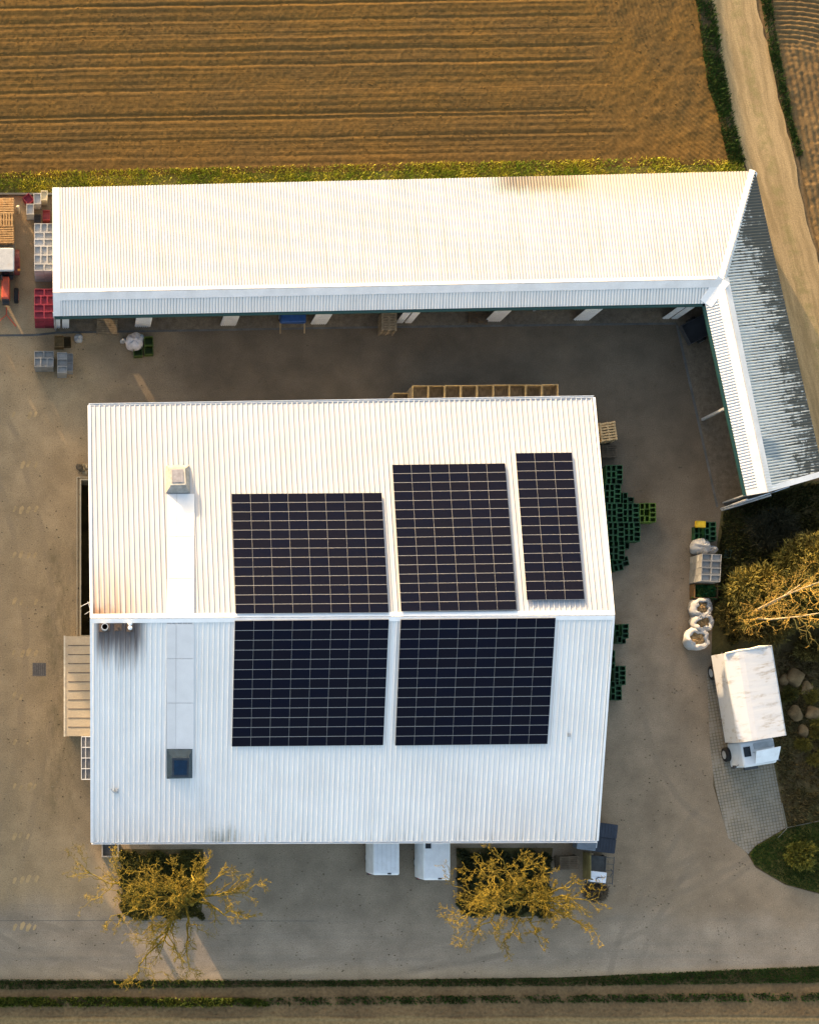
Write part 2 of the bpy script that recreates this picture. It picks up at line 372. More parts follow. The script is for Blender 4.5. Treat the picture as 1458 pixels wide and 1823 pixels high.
#@@SETTING
# ------------------------------------------------------------------ the ground
PIT = P((142, 856), (169, 856), (169, 1133), (142, 1133))
big = [(-420, -420), (420, -420), (420, 420), (-420, 420)]
sheet('ground', big, -.06, FIELD2, [PIT])
yard_poly = P((-1600, 347), (96, 347), (96, 340), (1318, 330), (1437, 856), (1300, 900), (1285, 905), (1272, 1000), (1266, 1170), (1270, 1400), (1296, 1490), (1330, 1520), (1345, 1545), (1398, 1576), (1458, 1592), (2400, 1610), (2400, 1640), (-1600, 1640))
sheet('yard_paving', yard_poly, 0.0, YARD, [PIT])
sheet('road', P((-1600, 1640), (2400, 1640), (2400, 1700), (1458, 1722), (1250, 1731), (1000, 1741), (600, 1747), (-100, 1747), (-1600, 1752)), -.002, YARD)
mk = MB(); mk.prism(P((-3, 1639.6), (210, 1639.4), (560, 1640.2), (560, 1640.9), (210, 1640.2), (-3, 1640.4)), -.001, .004); tag(mk.build('paving_joint', CONCD), kind='structure')
# rows of short pale dashes painted as sun spots on the left of the yard
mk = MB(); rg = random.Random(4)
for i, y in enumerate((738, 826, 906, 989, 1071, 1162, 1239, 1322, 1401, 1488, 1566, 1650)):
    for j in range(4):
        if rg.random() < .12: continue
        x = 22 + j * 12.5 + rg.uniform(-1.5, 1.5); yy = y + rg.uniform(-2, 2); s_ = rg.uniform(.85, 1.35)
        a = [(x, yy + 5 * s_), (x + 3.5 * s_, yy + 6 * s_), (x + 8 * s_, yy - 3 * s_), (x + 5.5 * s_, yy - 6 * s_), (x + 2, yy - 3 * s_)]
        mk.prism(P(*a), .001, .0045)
k = N('sun_spot_dashes'); c = k.co(); k.b.inputs['Alpha'].default_value = 1
SUN_DASH = k.done(k.mix(k.ramp(k.noise(c, 2.2, 4, .7), .35, .6), (.33, .235, .125), (.45, .31, .155)), .9, .15)
tag(mk.build('painted_sun_spots', SUN_DASH), kind='structure')
# shed floor and its dark drain line
FLOOR = soil_mat('shed_floor_concrete', (.15, .12, .085), (.11, .092, .07), .8, .25)
sheet('shed_floor', P((99, 345), (1310, 332), (1428, 850), (1280, 900), (1205, 574), (99, 591)), .004, FLOOR)
mk = MB()
def ribbon(pts, wd, z0, z1, m=0):
    pts = [Vector((*p[:2], 0)) for p in pts]
    for a, b in zip(pts[:-1], pts[1:]):
        t = (b - a).normalized(); q = Vector((-t.y, t.x, 0)) * wd / 2; mk.prism([(a + q)[:2], (a - q)[:2], (b - q)[:2], (b + q)[:2]], z0, z1, m)
ribbon(P((-60, 597.5), (64, 596), (100, 592), (640, 582.5), (1204, 575.5)), .13, .002, .014)
ribbon(P((1205, 578), (1240, 735), (1277, 903)), .15, .002, .0142)
tag(mk.build('drain_channel', CONCD), kind='structure')
# dirt track
Lt = [(1240, -400), (1268, 0), (1281, 90), (1299, 190), (1322, 280), (1347, 360), (1376, 480), (1415, 640), (1462, 830), (1530, 1080)]
Rt = [(1325, -400), (1345, 0), (1368, 90), (1390, 190), (1413, 280), (1432, 380), (1462, 480), (1500, 640), (1560, 830), (1630, 1080)]
def dens(a, k_=6):
    o = []
    for p, q in zip(a[:-1], a[1:]): o += [(p[0] + (q[0] - p[0]) * i / k_, p[1] + (q[1] - p[1]) * i / k_) for i in range(k_)]
    return o + [a[-1]]
Lt, Rt = dens(Lt), dens(Rt); rg = random.Random(8)
bm = bmesh.new(); lay = bm.loops.layers.uv.new('UVMap'); rows = []
for (a, b) in zip(Lt, Rt):
    j1, j2 = rg.uniform(-2, 2), rg.uniform(-2, 2); A, B = G(a[0] + j1, a[1]), G(b[0] + j2, b[1]); rows.append((bm.verts.new((A.x, A.y, .012)), bm.verts.new((B.x, B.y, .012)), -A.y))
for r0, r1 in zip(rows[:-1], rows[1:]):
    f = bm.faces.new((r1[0], r1[1], r0[1], r0[0]))
    for l, q in zip(f.loops, ((0, r1[2]), (1, r1[2]), (1, r0[2]), (0, r0[2]))): l[lay].uv = q
me = bpy.data.meshes.new('dirt_track'); bm.to_mesh(me); bm.free()
k = N('track_dirt'); uv = k.co('UV'); c = k.co(); sep = k.n('ShaderNodeSeparateXYZ'); k.put(sep.inputs[0], uv); U = sep.outputs[0]
st = k.noise(k.scale(uv, (9, .25, 1)), 1, 4, .6); n2 = k.noise(c, 1.6, 5, .65); n3 = k.noise(c, 16, 3, .7)
a = k.mix(k.ramp(st, .35, .65), (.335, .24, .125), (.235, .168, .085))
mid = k.math('MULTIPLY', k.ramp(k.math('ABSOLUTE', k.math('SUBTRACT', U, .52)), .20, .05), k.ramp(n2, .42, .62))
a = k.mix(k.math('MULTIPLY', mid, .6), a, (.19, .16, .065))
a = k.mix(k.ramp(n2, .6, .72, 0, .45), a, (.20, .15, .08))
v = k.ramp(n3, .3, .7, .75, 1.25, False); a = k.mix(1, a, k.n('ShaderNodeCombineColor', i_0=v, i_1=v, i_2=v).outputs[0], 'MULTIPLY')
k.bump(k.math('ADD', n2, n3), .5, .03); me.materials.append(k.done(a, .95, .1))
o = bpy.data.objects.new('dirt_track', me); COL.objects.link(o); tag(o, kind='structure')
# ploughed fields with real furrows and clods
def h_north(X, Y, nx, ny, rng):
    w_, h_ = X.max() - X.min(), Y.max() - Y.min()
    z = (vnoise(nx, ny, int(w_ / .35), int(h_ / .35), rng) - .5) * .012 + (vnoise(nx, ny, int(w_ / .15), int(h_ / .14), rng) - .5) * .022 + (vnoise(nx, ny, int(w_ / 2.2), int(h_ / .8), rng) - .5) * .025
    pxx = NX + X * S; wob = (vnoise(nx, ny, 26, 2, rng) - .5) * 1.6
    py = NY - Y * S + (pxx - 364) * .017 + wob
    lines = ((8, 1.), (37, .55), (60, .45), (66, .5), (91, .9), (116, 1.), (160, .5), (204, .9), (212, .8), (247, .6), (278, .4), (-22, .8), (-50, .8))
    fade = 1 / (1 + np.exp((pxx - 1075 + 25 * np.sin(py * .07)) / 16))
    g = np.zeros_like(z)
    for y0, a_ in lines: g -= a_ * .048 * np.exp(-((py - y0) / 2.3) ** 2) - a_ * .015 * np.exp(-((py - y0 - 5) / 2.5) ** 2)
    broad = .010 * np.sin(py * .115) + .012 * np.sin(py * 1.55) + .010 * np.sin(py * .52) * np.sin(pxx * .004 + py * .03)
    r_ = np.hypot(pxx - 1500, py + 60); hd = .012 * np.sin(r_ * .9) + .010 * np.sin(pxx * .16 + py * .05)
    return z + (g + broad) * fade + hd * (1 - fade) + (1 - fade) * (vnoise(nx, ny, int(w_ / .5), int(h_ / .5), rng) - .5) * .05
relief('field_north', P((-70, -70), (1236, -70), (1250, 60), (1278, 170), (1306, 262), (1322, 292), (1000, 299), (400, 309), (-70, 318)), .062, h_north, FIELD, .06, 11)
HEAD = soil_mat('headland_soil', (.150, .096, .042), (.125, .080, .036), 1.0, .5)
sheet('field_north_far', P((-6000, -6000), (1100, -6000), (1236, -400), (1236, -66), (-66, -66), (-66, 318), (-6000, 330)), .02, FIELD)
sheet('field_east_far', P((1366, -400), (7000, -6000), (7000, 900), (1640, 900), (1556, 640), (1556, -66), (1366, -66)), .02, HEAD)
def h_east(X, Y, nx, ny, rng):
    w_, h_ = X.max() - X.min(), Y.max() - Y.min(); pxx = NX + X * S; py = NY - Y * S
    r_ = np.hypot((pxx - 1395) * .75, py - 190); up = 1 / (1 + np.exp((py - 80) / 8))
    z = (vnoise(nx, ny, int(w_ / .2), int(h_ / .2), rng) - .5) * .06 + (vnoise(nx, ny, int(w_ / .8), int(h_ / .8), rng) - .5) * .06
    return z + up * .05 * np.sin(r_ * .75) + (1 - up) * .03 * np.sin((pxx - py * .2) * .55)
relief('field_east', P((1366, -70), (1560, -70), (1560, 640), (1505, 640), (1466, 475), (1440, 380), (1424, 280), (1404, 190), (1384, 90)), .062, h_east, HEAD, .05, 12)
def h_south(X, Y, nx, ny, rng):
    w_, h_ = X.max() - X.min(), Y.max() - Y.min(); pxx = NX + X * S; py = NY - Y * S + (vnoise(nx, ny, 14, 1, rng) - .5) * 5 + (pxx > 1250) * 0
    z = (vnoise(nx, ny, int(w_ / .2), int(h_ / .2), rng) - .5) * .03 + (vnoise(nx, ny, int(w_ / .7), int(h_ / .5), rng) - .5) * .05 * (py < 1795)
    for y0, a_ in ((1812, .07), (1822, .05), (1830, .05), (1840, .05)): z -= a_ * np.exp(-((py - y0) / 1.6) ** 2)
    for i in range(-2, 130):
        x0 = i * 12.5 + rng.uniform(-3, 3); y0 = 1801 + (3.5 if i % 2 else -2.5) + rng.uniform(-1.5, 1.5); an = rng.uniform(.1, .6) * (1 if i % 3 else -1)
        u = (pxx - x0) * math.cos(an) + (py - y0) * math.sin(an); v = -(pxx - x0) * math.sin(an) + (py - y0) * math.cos(an)
        z -= .10 * np.exp(-(u / 3.4) ** 2 - (v / 1.3) ** 2) * rng.uniform(.4, 1)
    return z
k = N('south_soil'); c = k.co(); sep = k.n('ShaderNodeSeparateXYZ'); k.put(sep.inputs[0], c)
n1 = k.noise(c, .35, 4); n2 = k.noise(c, 5, 5, .65); yy = k.math('ADD', sep.outputs[1], k.math('MULTIPLY_ADD', n1, .5, -.25))
a = k.mix(k.ramp(n1, .35, .65), (.165, .108, .054), (.125, .082, .042)); a = k.mix(k.ramp(yy, -17.85, -18.05), a, (.22, .155, .075))
v = k.ramp(n2, .3, .7, .7, 1.3, False); a = k.mix(1, a, k.n('ShaderNodeCombineColor', i_0=v, i_1=v, i_2=v).outputs[0], 'MULTIPLY'); k.bump(n2, .4, .03)
relief('field_south', P((-70, 1752), (600, 1752), (1000, 1748), (1560, 1738), (1560, 1900), (-70, 1900)), .062, h_south, k.done(a, .95, .1), .03, 13)
# grit, leaves and scraps lying on the yard
def litter(name, poly, n, smax, mat, seed, z, label):
    rng = np.random.default_rng(seed); p = scatter(poly, n, rng, .7, 3.0); a = rng.random(n) * 6.283; L = smax * (.25 + .75 * rng.random(n) ** 3); t = []
    for k_, (ca, cb) in enumerate(((0, 2.2), (2.2, 4.3), (4.3, 6.283))):
        p0 = np.stack([p[:, 0] + L * np.cos(a + ca), p[:, 1] + L * .7 * np.sin(a + ca), np.full(n, z)], 1); p1 = np.stack([p[:, 0] + L * np.cos(a + cb), p[:, 1] + L * .7 * np.sin(a + cb), np.full(n, z)], 1)
        t.append(np.stack([p0, p1, np.concatenate([p, (z + L * .45)[:, None]], 1)], 1))
    return tri_mesh(name, np.concatenate(t), mat, kind='stuff', label=label)
YD = P((0, 600), (1200, 590), (1275, 905), (1262, 1180), (1262, 1330), (1290, 1490), (1340, 1550), (1458, 1600), (1458, 1700), (1000, 1735), (0, 1740))
litter('yard_litter', YD, 5200, .085, leaf_mat('litter_dark', ((.10, .075, .045), (.06, .045, .028), (.16, .12, .06)), .9), 95, .003, 'dark scraps and fallen leaves scattered over the yard')
litter('yard_grit', P((0, 900), (140, 900), (140, 1500), (1062, 1505), (1110, 1250), (1262, 1250), (1290, 1490), (1340, 1550), (1458, 1600), (1458, 1700), (1000, 1735), (0, 1740)), 4200, .060, leaf_mat('litter_pale', ((.32, .26, .18), (.25, .19, .12), (.38, .31, .22)), .9), 96, .003, 'pale pebbles scattered over the yard')
litter('field_clods', P((0, 0), (1235, 0), (1250, 60), (1290, 200), (1310, 282), (0, 308)), 5200, .10, FIELD, 97, .06, 'loose clods lying on the ploughed field')
# beds, pavers, lawn and grass
sheet('bed_east', P((1285, 905), (1437, 856), (1800, 856), (1800, 1560), (1458, 1480), (1398, 1474), (1384, 1400), (1372, 1330), (1285, 1165), (1266, 1170), (1272, 1000)), .006, BEDM)
k = N('grass_pavers'); c = k.scale(k.co(), (1, 1, 1), R(-10)); br = k.n('ShaderNodeTexBrick', offset=0.0, i_Scale=1.0)
k.put(br.inputs['Vector'], c); br.inputs['Color1'].default_value = (.255, .215, .16, 1); br.inputs['Color2'].default_value = (.22, .195, .16, 1); br.inputs['Mortar'].default_value = (.12, .098, .062, 1)
br.inputs['Mortar Size'].default_value = .022; br.inputs['Mortar Smooth'].default_value = .4; br.inputs['Brick Width'].default_value = .2; br.inputs['Row Height'].default_value = .2
n1 = k.noise(k.co(), .9, 5, .65); a = k.mix(k.ramp(n1, .45, .65, 0, .75), br.outputs[0], (.26, .225, .18)); a = k.mix(k.ramp(n1, .5, .35, 0, .35), a, (.16, .145, .12)); k.bump(k.math('SUBTRACT', 1.0, br.outputs[1]), .6, .03)
sheet('paver_grid', P((1258, 1200), (1285, 1160), (1372, 1330), (1385, 1400), (1399, 1474), (1345, 1506), (1332, 1521), (1296, 1492), (1272, 1400), (1264, 1330)), .010, k.done(a, .92, .15))
LAWNP = P((1334, 1521), (1345, 1507), (1399, 1476), (1458, 1463), (1620, 1430), (1620, 1600), (1458, 1590), (1400, 1575), (1360, 1552), (1342, 1538))
sheet('lawn_soil', LAWNP, .008, TURF)
NV = P((-100, 310), (0, 307), (300, 300), (640, 292), (1000, 285), (1180, 280), (1322, 288), (1330, 335), (96, 358), (96, 346), (-100, 350))
sheet('verge_soil', NV, .03, TURF)
SV = P((-100, 1744), (600, 1745), (1000, 1741), (1250, 1729), (1458, 1720), (1560, 1716), (1560, 1748), (1458, 1750), (1000, 1756), (600, 1757), (-100, 1763))
GR1 = leaf_mat('verge_grass', ((.50, .46, .045), (.20, .29, .020), (.66, .50, .13)), .5)
GR2 = leaf_mat('dark_grass', ((.030, .070, .010), (.020, .045, .008), (.06, .085, .015)), 1.2)  # darker green grass for track verges, road edge and lawn
GR3 = leaf_mat('bed_growth', ((.055, .056, .014), (.024, .032, .008), (.13, .10, .03)), .7)
grass('grass_verge', NV, 30000, .17, .06, GR1, 21, .9, 2.6, .03, 'strip of green and straw coloured grass between ploughed field and shed roof')
grass('grass_verge', P((1228, -60), (1262, -60), (1270, 0), (1284, 90), (1301, 190), (1326, 292), (1296, 292), (1276, 200), (1258, 150), (1246, 60)), 5200, .26, .07, GR2, 22, .85, 1.7, .04, 'ragged green grass along the left edge of the dirt track')
grass('grass_verge', P((1344, -60), (1362, -60), (1388, 100), (1412, 220), (1428, 275), (1416, 280), (1391, 190), (1368, 90)), 3000, .22, .07, GR2, 23, .85, 1.7, .04, 'ragged green grass along the right edge of the dirt track')
grass('grass_verge', SV, 21000, .16, .06, GR2, 24, .25, 1.2, .02, 'dark green grass strip along the road edge')
grass('weeds', P((-100, 1776), (200, 1776), (480, 1778), (480, 1792), (-100, 1792)), 6000, .22, .12, leaf_mat('row_weeds', ((.05, .085, .014), (.10, .12, .016), (.14, .15, .02)), 1.2), 25, .9, .9, .03, 'dense row of leafy green weeds in the soil strip')
grass('weeds', P((480, 1776), (1500, 1768), (1500, 1782), (480, 1790)), 3400, .18, .11, GR2, 26, 1.0, 1.0, .03, 'sparse tufts of weeds in the soil strip')
grass('lawn_grass', LAWNP, 24000, .14, .05, GR2, 27, .2, 1.2, .01, 'dark green lawn wedge at the road junction')
grass('bed_undergrowth', P((1290, 906), (1437, 862), (1560, 862), (1560, 1060), (1400, 1080), (1300, 1150), (1272, 1100), (1276, 1000)), 14000, .35, .12, GR3, 28, .5, 1.4, .01, 'dark undergrowth covering the bed beside the shed end')
grass('bed_undergrowth', P((1378, 1160), (1560, 1160), (1560, 1455), (1402, 1472), (1386, 1390), (1376, 1320), (1400, 1250)), 9000, .25, .11, leaf_mat('dry_growth', ((.135, .098, .040), (.065, .060, .020), (.26, .18, .07)), 1.3), 29, .8, 1.0, .01, 'dry brown and green undergrowth right of the truck')
#@@BUILD
# ------------------------------------------------------------------ the warehouse
HE, HR = 5.5, 8.6
wNW, wNE, wSW, wSE = W(158, 722, HE), W(1057, 708, HE), W(163, 1500, HE), W(1063, 1497, HE)
wRW, wRE = W(162, 1101.5, HR), W(1092, 1095.5, HR)
wh = thing('warehouse', 'big white roofed warehouse carrying the black solar arrays and two roof hatches', 'building', (16, 7, 0))
def ex_n(k, uv, U, V, a, st, mo):
    f = k.math('MULTIPLY', k.ramp(U, 5.2, .4), k.ramp(V, 5.0, .3)); f = k.math('MULTIPLY', f, k.ramp(st, .30, .62, .15, 1))
    a = k.mix(k.math('MULTIPLY', f, .8), a, (.36, .19, .11))
    g = k.math('MULTIPLY', k.ramp(k.math('ADD', U, k.math('MULTIPLY', mo, 2.0)), 3.6, .8), k.ramp(k.math('ADD', V, mo), 1.9, .75)); return k.mix(k.math('MULTIPLY', g, .92), a, (.16, .075, .022))
def ex_s(k, uv, U, V, a, st, mo):
    top = k.math('SUBTRACT', 13.55, V)
    ln = k.math('MULTIPLY', k.ramp(U, 3.5, 2.6), k.ramp(U, .1, .5)); f = k.math('MULTIPLY', ln, k.ramp(k.math('SUBTRACT', top, k.math('MULTIPLY', st, 3.6)), 1.4, -.9))
    a = k.mix(k.math('MULTIPLY', f, .9), a, (.060, .035, .030))
    mm = k.math('MULTIPLY', k.ramp(k.math('ABSOLUTE', k.math('SUBTRACT', U, 7.9)), 1.5, .2), k.ramp(k.math('ADD', V, k.math('MULTIPLY', mo, 1.6)), 2.1, .8))
    a = k.mix(k.math('MULTIPLY', k.math('MULTIPLY', mm, k.ramp(st, .35, .6)), .8), a, (.13, .14, .10))
    e = k.math('MULTIPLY', k.ramp(V, .9, .05, 0, .5), k.ramp(st, .5, .65)); return k.mix(e, a, (.22, .22, .2))
MN = roof_mat('roof_north_sun_greyed', (.41, .42, .445), (.36, .31, .27), .22, ex_n, .304, .24, .70)  # base greyed so ribs on the sunlit slope do not wash out
MS = roof_mat('roof_south_shade_lightened', (.76, .75, .735), (.42, .44, .46), .25, ex_s, .304, .30, .70)  # same roofing, base lightened for the shaded slope
PROF = [(0, 0), (.36, 0), (.43, .055), (.57, .055), (.64, 0)]
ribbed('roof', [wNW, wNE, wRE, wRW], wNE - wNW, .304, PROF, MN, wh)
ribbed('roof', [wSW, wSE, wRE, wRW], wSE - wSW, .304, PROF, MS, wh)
mb = MB(); upN = wRW - wNW; upS = wRW - wSW
strip(mb, wRW, wRE, upN, -.26, .0, .075); strip(mb, wRW, wRE, upS, -.26, .0, .075); mb.build('ridge_cap', WHITE, wh, world=True)
for a, b, up, q in ((wNW, wRW, wNE - wNW, .10), (wSW, wRW, wSE - wSW, .10), (wNE, wRE, wNW - wNE, .06), (wSE, wRE, wSW - wSE, .06)): mb = MB(); strip(mb, a, b, up, -.06, q, .085); mb.build('verge_trim', WHITE, wh, world=True)
for a, b, s_ in ((wNW, wNE, 1), (wSW, wSE, -1)):
    mb = MB(); d = (b - a).normalized(); q = Vector((-d.y, d.x, 0)) * s_
    for (o0, o1, z0, z1) in ((0.0, .02, -.13, .05), (.11, .13, -.13, .05), (.02, .11, -.13, -.11)):
        e0, e1 = a + q * o0, b + q * o0; f0, f1 = a + q * o1, b + q * o1; pl = [e0[:2], e1[:2], f1[:2], f0[:2]]
        if s_ < 0: pl.reverse()
        mb.prism(pl, HE + z0, HE + z1)
    mb.build('gutter', WHITE, wh, world=True)
for a, b, s_ in ((wNW, wNE, -1), (wSW, wSE, 1)):
    mb = MB(); d = (b - a).normalized(); q = Vector((-d.y, d.x, 0)) * s_; pl = [(a + q * .05)[:2], (b + q * .05)[:2], (b + q * .09)[:2], (a + q * .09)[:2]]
    if s_ < 0: pl.reverse()
    mb.prism(pl, HE - .45, HE - .12)
    mb.build('fascia', DKMETAL, wh, world=True)
# walls: ground plan with an unseen south-west porch added to pass the sun and two gate openings in the south side
def slab(mb, poly, th, m=0):
    poly = [Vector(p) for p in poly]; n = Vector(); c0 = sum(poly, Vector()) / len(poly)
    for i, p in enumerate(poly): n += (p - c0).cross(poly[(i + 1) % len(poly)] - c0)
    n.normalize(); a = [p + n * th / 2 for p in poly]; b = [p - n * th / 2 for p in poly]; mb.quad(*a, m=m); mb.quad(*reversed(b), m=m)
    for i in range(len(poly)): j = (i + 1) % len(poly); mb.quad(b[i], b[j], a[j], a[i], m=m)
CLAD = M('grey_cladding', (.42, .43, .43), .5, .3, var=.08, sc=.6, fine=.05)
I = .35
yN, yS = 19.75, -6.05; xW, xE = 1.75, 31.35; px0, py0 = 4.72, -.3
def wseg(mb, a, b, z0, z1, th=.16):
    a, b = Vector((*a, 0)), Vector((*b, 0)); t = (b - a).normalized(); q = Vector((-t.y, t.x, 0)) * th / 2
    mb.prism([(a + q)[:2], (a - q)[:2], (b - q)[:2], (b + q)[:2]], z0, z1)
mb = MB(); wseg(mb, (xW, yN), (xE, yN), -.05, 5.2); wseg(mb, (px0, py0), (xW, py0), -.05, 5.3)
wseg(mb, (px0, py0 - .09), (px0, yS), -.05, 5.3)
g1, g2 = (18.3, 20.9), (21.7, 24.35)
for a, b in ((px0 + .09, g1[0]), (g1[1], g2[0]), (g2[1], xE)): wseg(mb, (a, yS), (b, yS), -.05, 5.15)
for g in (g1, g2): wseg(mb, (g[0], yS), (g[1], yS), 3.2, 5.15, .158)
yr = 6.87
slab(mb, [(xW, py0 + .09, -.05), (xW, yN - .09, -.05), (xW, yN - .09, 5.15), (xW, yr, 8.2), (xW, py0 + .09, 6.5)], .16)
slab(mb, [(xE, yS + .09, -.05), (xE, yN - .09, -.05), (xE, yN - .09, 5.15), (xE, yr, 8.2), (xE, yS + .09, 5.2)], .16)
slab(mb, [(xW, yS, 4.2), (xW, py0 - .09, 4.2), (xW, py0 - .09, 6.45), (xW, yS, 5.15)], .12)
mb.build('wall', CLAD, wh, world=True)
mb = MB(); mb.box((xW, yS + .12, 2.05), (.22, .22, 4.3)); mb.build('corner_post', STEEL, wh, world=True)
def plane(A, B, C):
    n = (B - A).cross(C - A).normalized(); n = -n if n.z < 0 else n; return A, n
def on(px, py, pl, lift=0.0):
    A, n = pl; d = Vector(((px - NX) / S / H, (NY - py) / S / H, -1)); c = Vector((0, 0, H)); t = (A + n * lift - c).dot(n) / d.dot(n); return c + d * t
PN, PS = plane(wNW, wNE, wRW), plane(wSW, wSE, wRW)
# flat rooflight sheets in a strip on both slopes
RL = M('rooflight_sheet', (.62, .62, .63), .35, .5, var=.05, sc=1.2, fine=.02, rnd=.03)
for pl, rows_ in ((PN, (879, 955, 1030, 1092)), (PS, (1111, 1173, 1252, 1334))):
    for a, b in zip(rows_[:-1], rows_[1:]):
        for x0, x1 in ((297, 313.5), (314, 345.5)):
            mb = MB(); dx = (a - 1101) * -.003
            q = [on(x0 + dx, b - .35, pl, .068), on(x1 + dx, b - .35, pl, .068), on(x1 + dx, a + .35, pl, .068), on(x0 + dx, a + .35, pl, .068)]; slab(mb, q, .02); mb.build('rooflight', RL, wh, world=True)
def hatch(corn, top, pl, label, h, matc, matg, matf):
    A, n = pl; q = [on(x, y, pl, .06) for x, y in corn]; t = [on(x, y, pl, h) for x, y in top]; c = sum(q, Vector()) / 4
    o = thing('roof_hatch', label, 'roof hatch', c); mb = MB()
    for i in range(4):
        j = (i + 1) % 4; mb.quad(q[i], q[j], t[j], t[i])
    mb.quad(*reversed(q)); mb.build('upstand', matc, o, world=True)
    ctr = sum(t, Vector()) / 4; rim = [p + (p - ctr).normalized() * .09 for p in t]; mb = MB(); slab(mb, [p + n * .06 for p in rim], .12); f = mb.build('lid_frame', matf, o, world=True)
    ins = [p + (ctr - p).normalized() * .10 + n * .135 for p in t]; mb = MB(); slab(mb, ins, .05); mb.build('pane', matg, o, world=True); return o
hatch([(295, 878.5), (338.5, 877.5), (337.5, 828), (295, 829)], [(304.5, 863), (329, 862), (327.5, 835), (303.5, 835.5)], PN, 'pale grey lidded roof hatch near the upper left of the big roof', .62,
      M('hatch_collar', (.30, .28, .25), .6, .3), M('sky_grey_pane', (.20, .20, .225), .25, .4, rnd=0), M('hatch_rim', (.42, .40, .36), .5, .3))  # pane colour greyed for the bright sky it reflects
hatch([(297, 1387), (342.5, 1386), (342.5, 1334), (297, 1334)], [(307.5, 1381), (334, 1381), (335, 1351), (307.5, 1351)], PS, 'dark blue glazed roof hatch with dark collar near the lower left of the big roof', .42,
      M('dark_collar', (.035, .055, .07), .5, .3), M('blue_acrylic', (.003, .020, .052), .3, .3, rnd=0), M('dark_rim', (.035, .045, .06), .5, .3))
# flues through the stained south slope
RUSTD = M('sooty_metal', (.075, .055, .045), .7, .3, var=.3)
mb = MB(); p = on(186, 1118, PS, 0); mb.box(p + Vector((0, 0, .06)), (.62, .5, .20)); mb.tube([p, p + Vector((0, 0, .55)), p + Vector((0, 0, 1.0))], [.20, .20, .20], 16, 1, False); mb.tube([p + Vector((0, 0, 1.0)), p + Vector((0, 0, .3))], [.16, .16], 16, 0, False)
ring = [[p + Vector((math.cos(a) * r, math.sin(a) * r, 1.0)) for a in [2 * math.pi * i / 16 for i in range(16)]] for r in (.20, .16)]; mb.rings(ring, 1, False, False)
mb.build('flue_pipe', [RUSTD, STEEL], wh, world=True)
mb = MB(); p = on(210, 1117, PS, 0); mb.box(p + Vector((0, 0, .06)), (.42, .42, .2)); mb.cyl(p, p + Vector((0, 0, .42)), .07, .06); mb.build('flue_pipe', RUSTD, wh, world=True)
mb = MB(); p = on(231, 1119, PS, 0); mb.box(p + Vector((0, 0, .06)), (.36, .4, .2)); mb.build('vent_base', RUSTD, wh, world=True)
for dy in (.0, .24):
    c = p + Vector((0, dy, 0)); mb = MB(); mb.cyl(c, c + Vector((0, 0, .5)), .055)
    mb.rings([[c + Vector((math.cos(a) * r, math.sin(a) * r, z)) for a in [2 * math.pi * i / 12 for i in range(12)]] for r, z in ((.07, .42), (.12, .46), (.13, .54), (.09, .61), (.03, .64))]); mb.build('vent_cowl', PAINTW, wh, world=True, smooth=True)
mb = MB(); p = on(206, 1410, PS, 0); mb.box(p + Vector((.05, .05, .08)), (.22, .28, .14)); mb.cyl(p + Vector((.05, .1, .1)), p + Vector((.05, .1, .5)), .07, n=10); mb.tube([p + Vector((.08, -.05, .12)), p + Vector((-.12, -.02, .22)), p + Vector((-.30, .20, .3))], [.05, .06, .03], 8); mb.build('vent_pipe', STEEL, wh, world=True)
mb = MB(); p = on(1012.5, 1309, PS, 0); mb.box(p + Vector((0, 0, .07)), (.14, .2, .1)); mb.build('vent_pipe', STEEL, wh, world=True)
# antenna leaning out over the pit
an = thing('antenna', 'thin pale antenna rods reaching out over the pit from the roof edge', 'antenna', W(162, 1084, 6.4))
mb = MB(); a0 = Vector(an.location) + Vector((.38, 0, -.9)); mb.tube([a0, a0 + Vector((-.22, 0, .75)), a0 + Vector((-.24, 0, 1.2))], [.025] * 3, 6); mb.build('mast', STEEL, an, world=True)
for q, t in ((W(162, 1071, 7.0), W(144, 1080, 6.8)), (W(164, 1086, 6.9), W(151, 1094, 6.8)), (W(156, 1071, 7.0), W(160, 1082, 7.0))):
    mb = MB(); mb.tube([q, t], [.022, .018], 5); mb.build('element', STEEL, an, world=True)
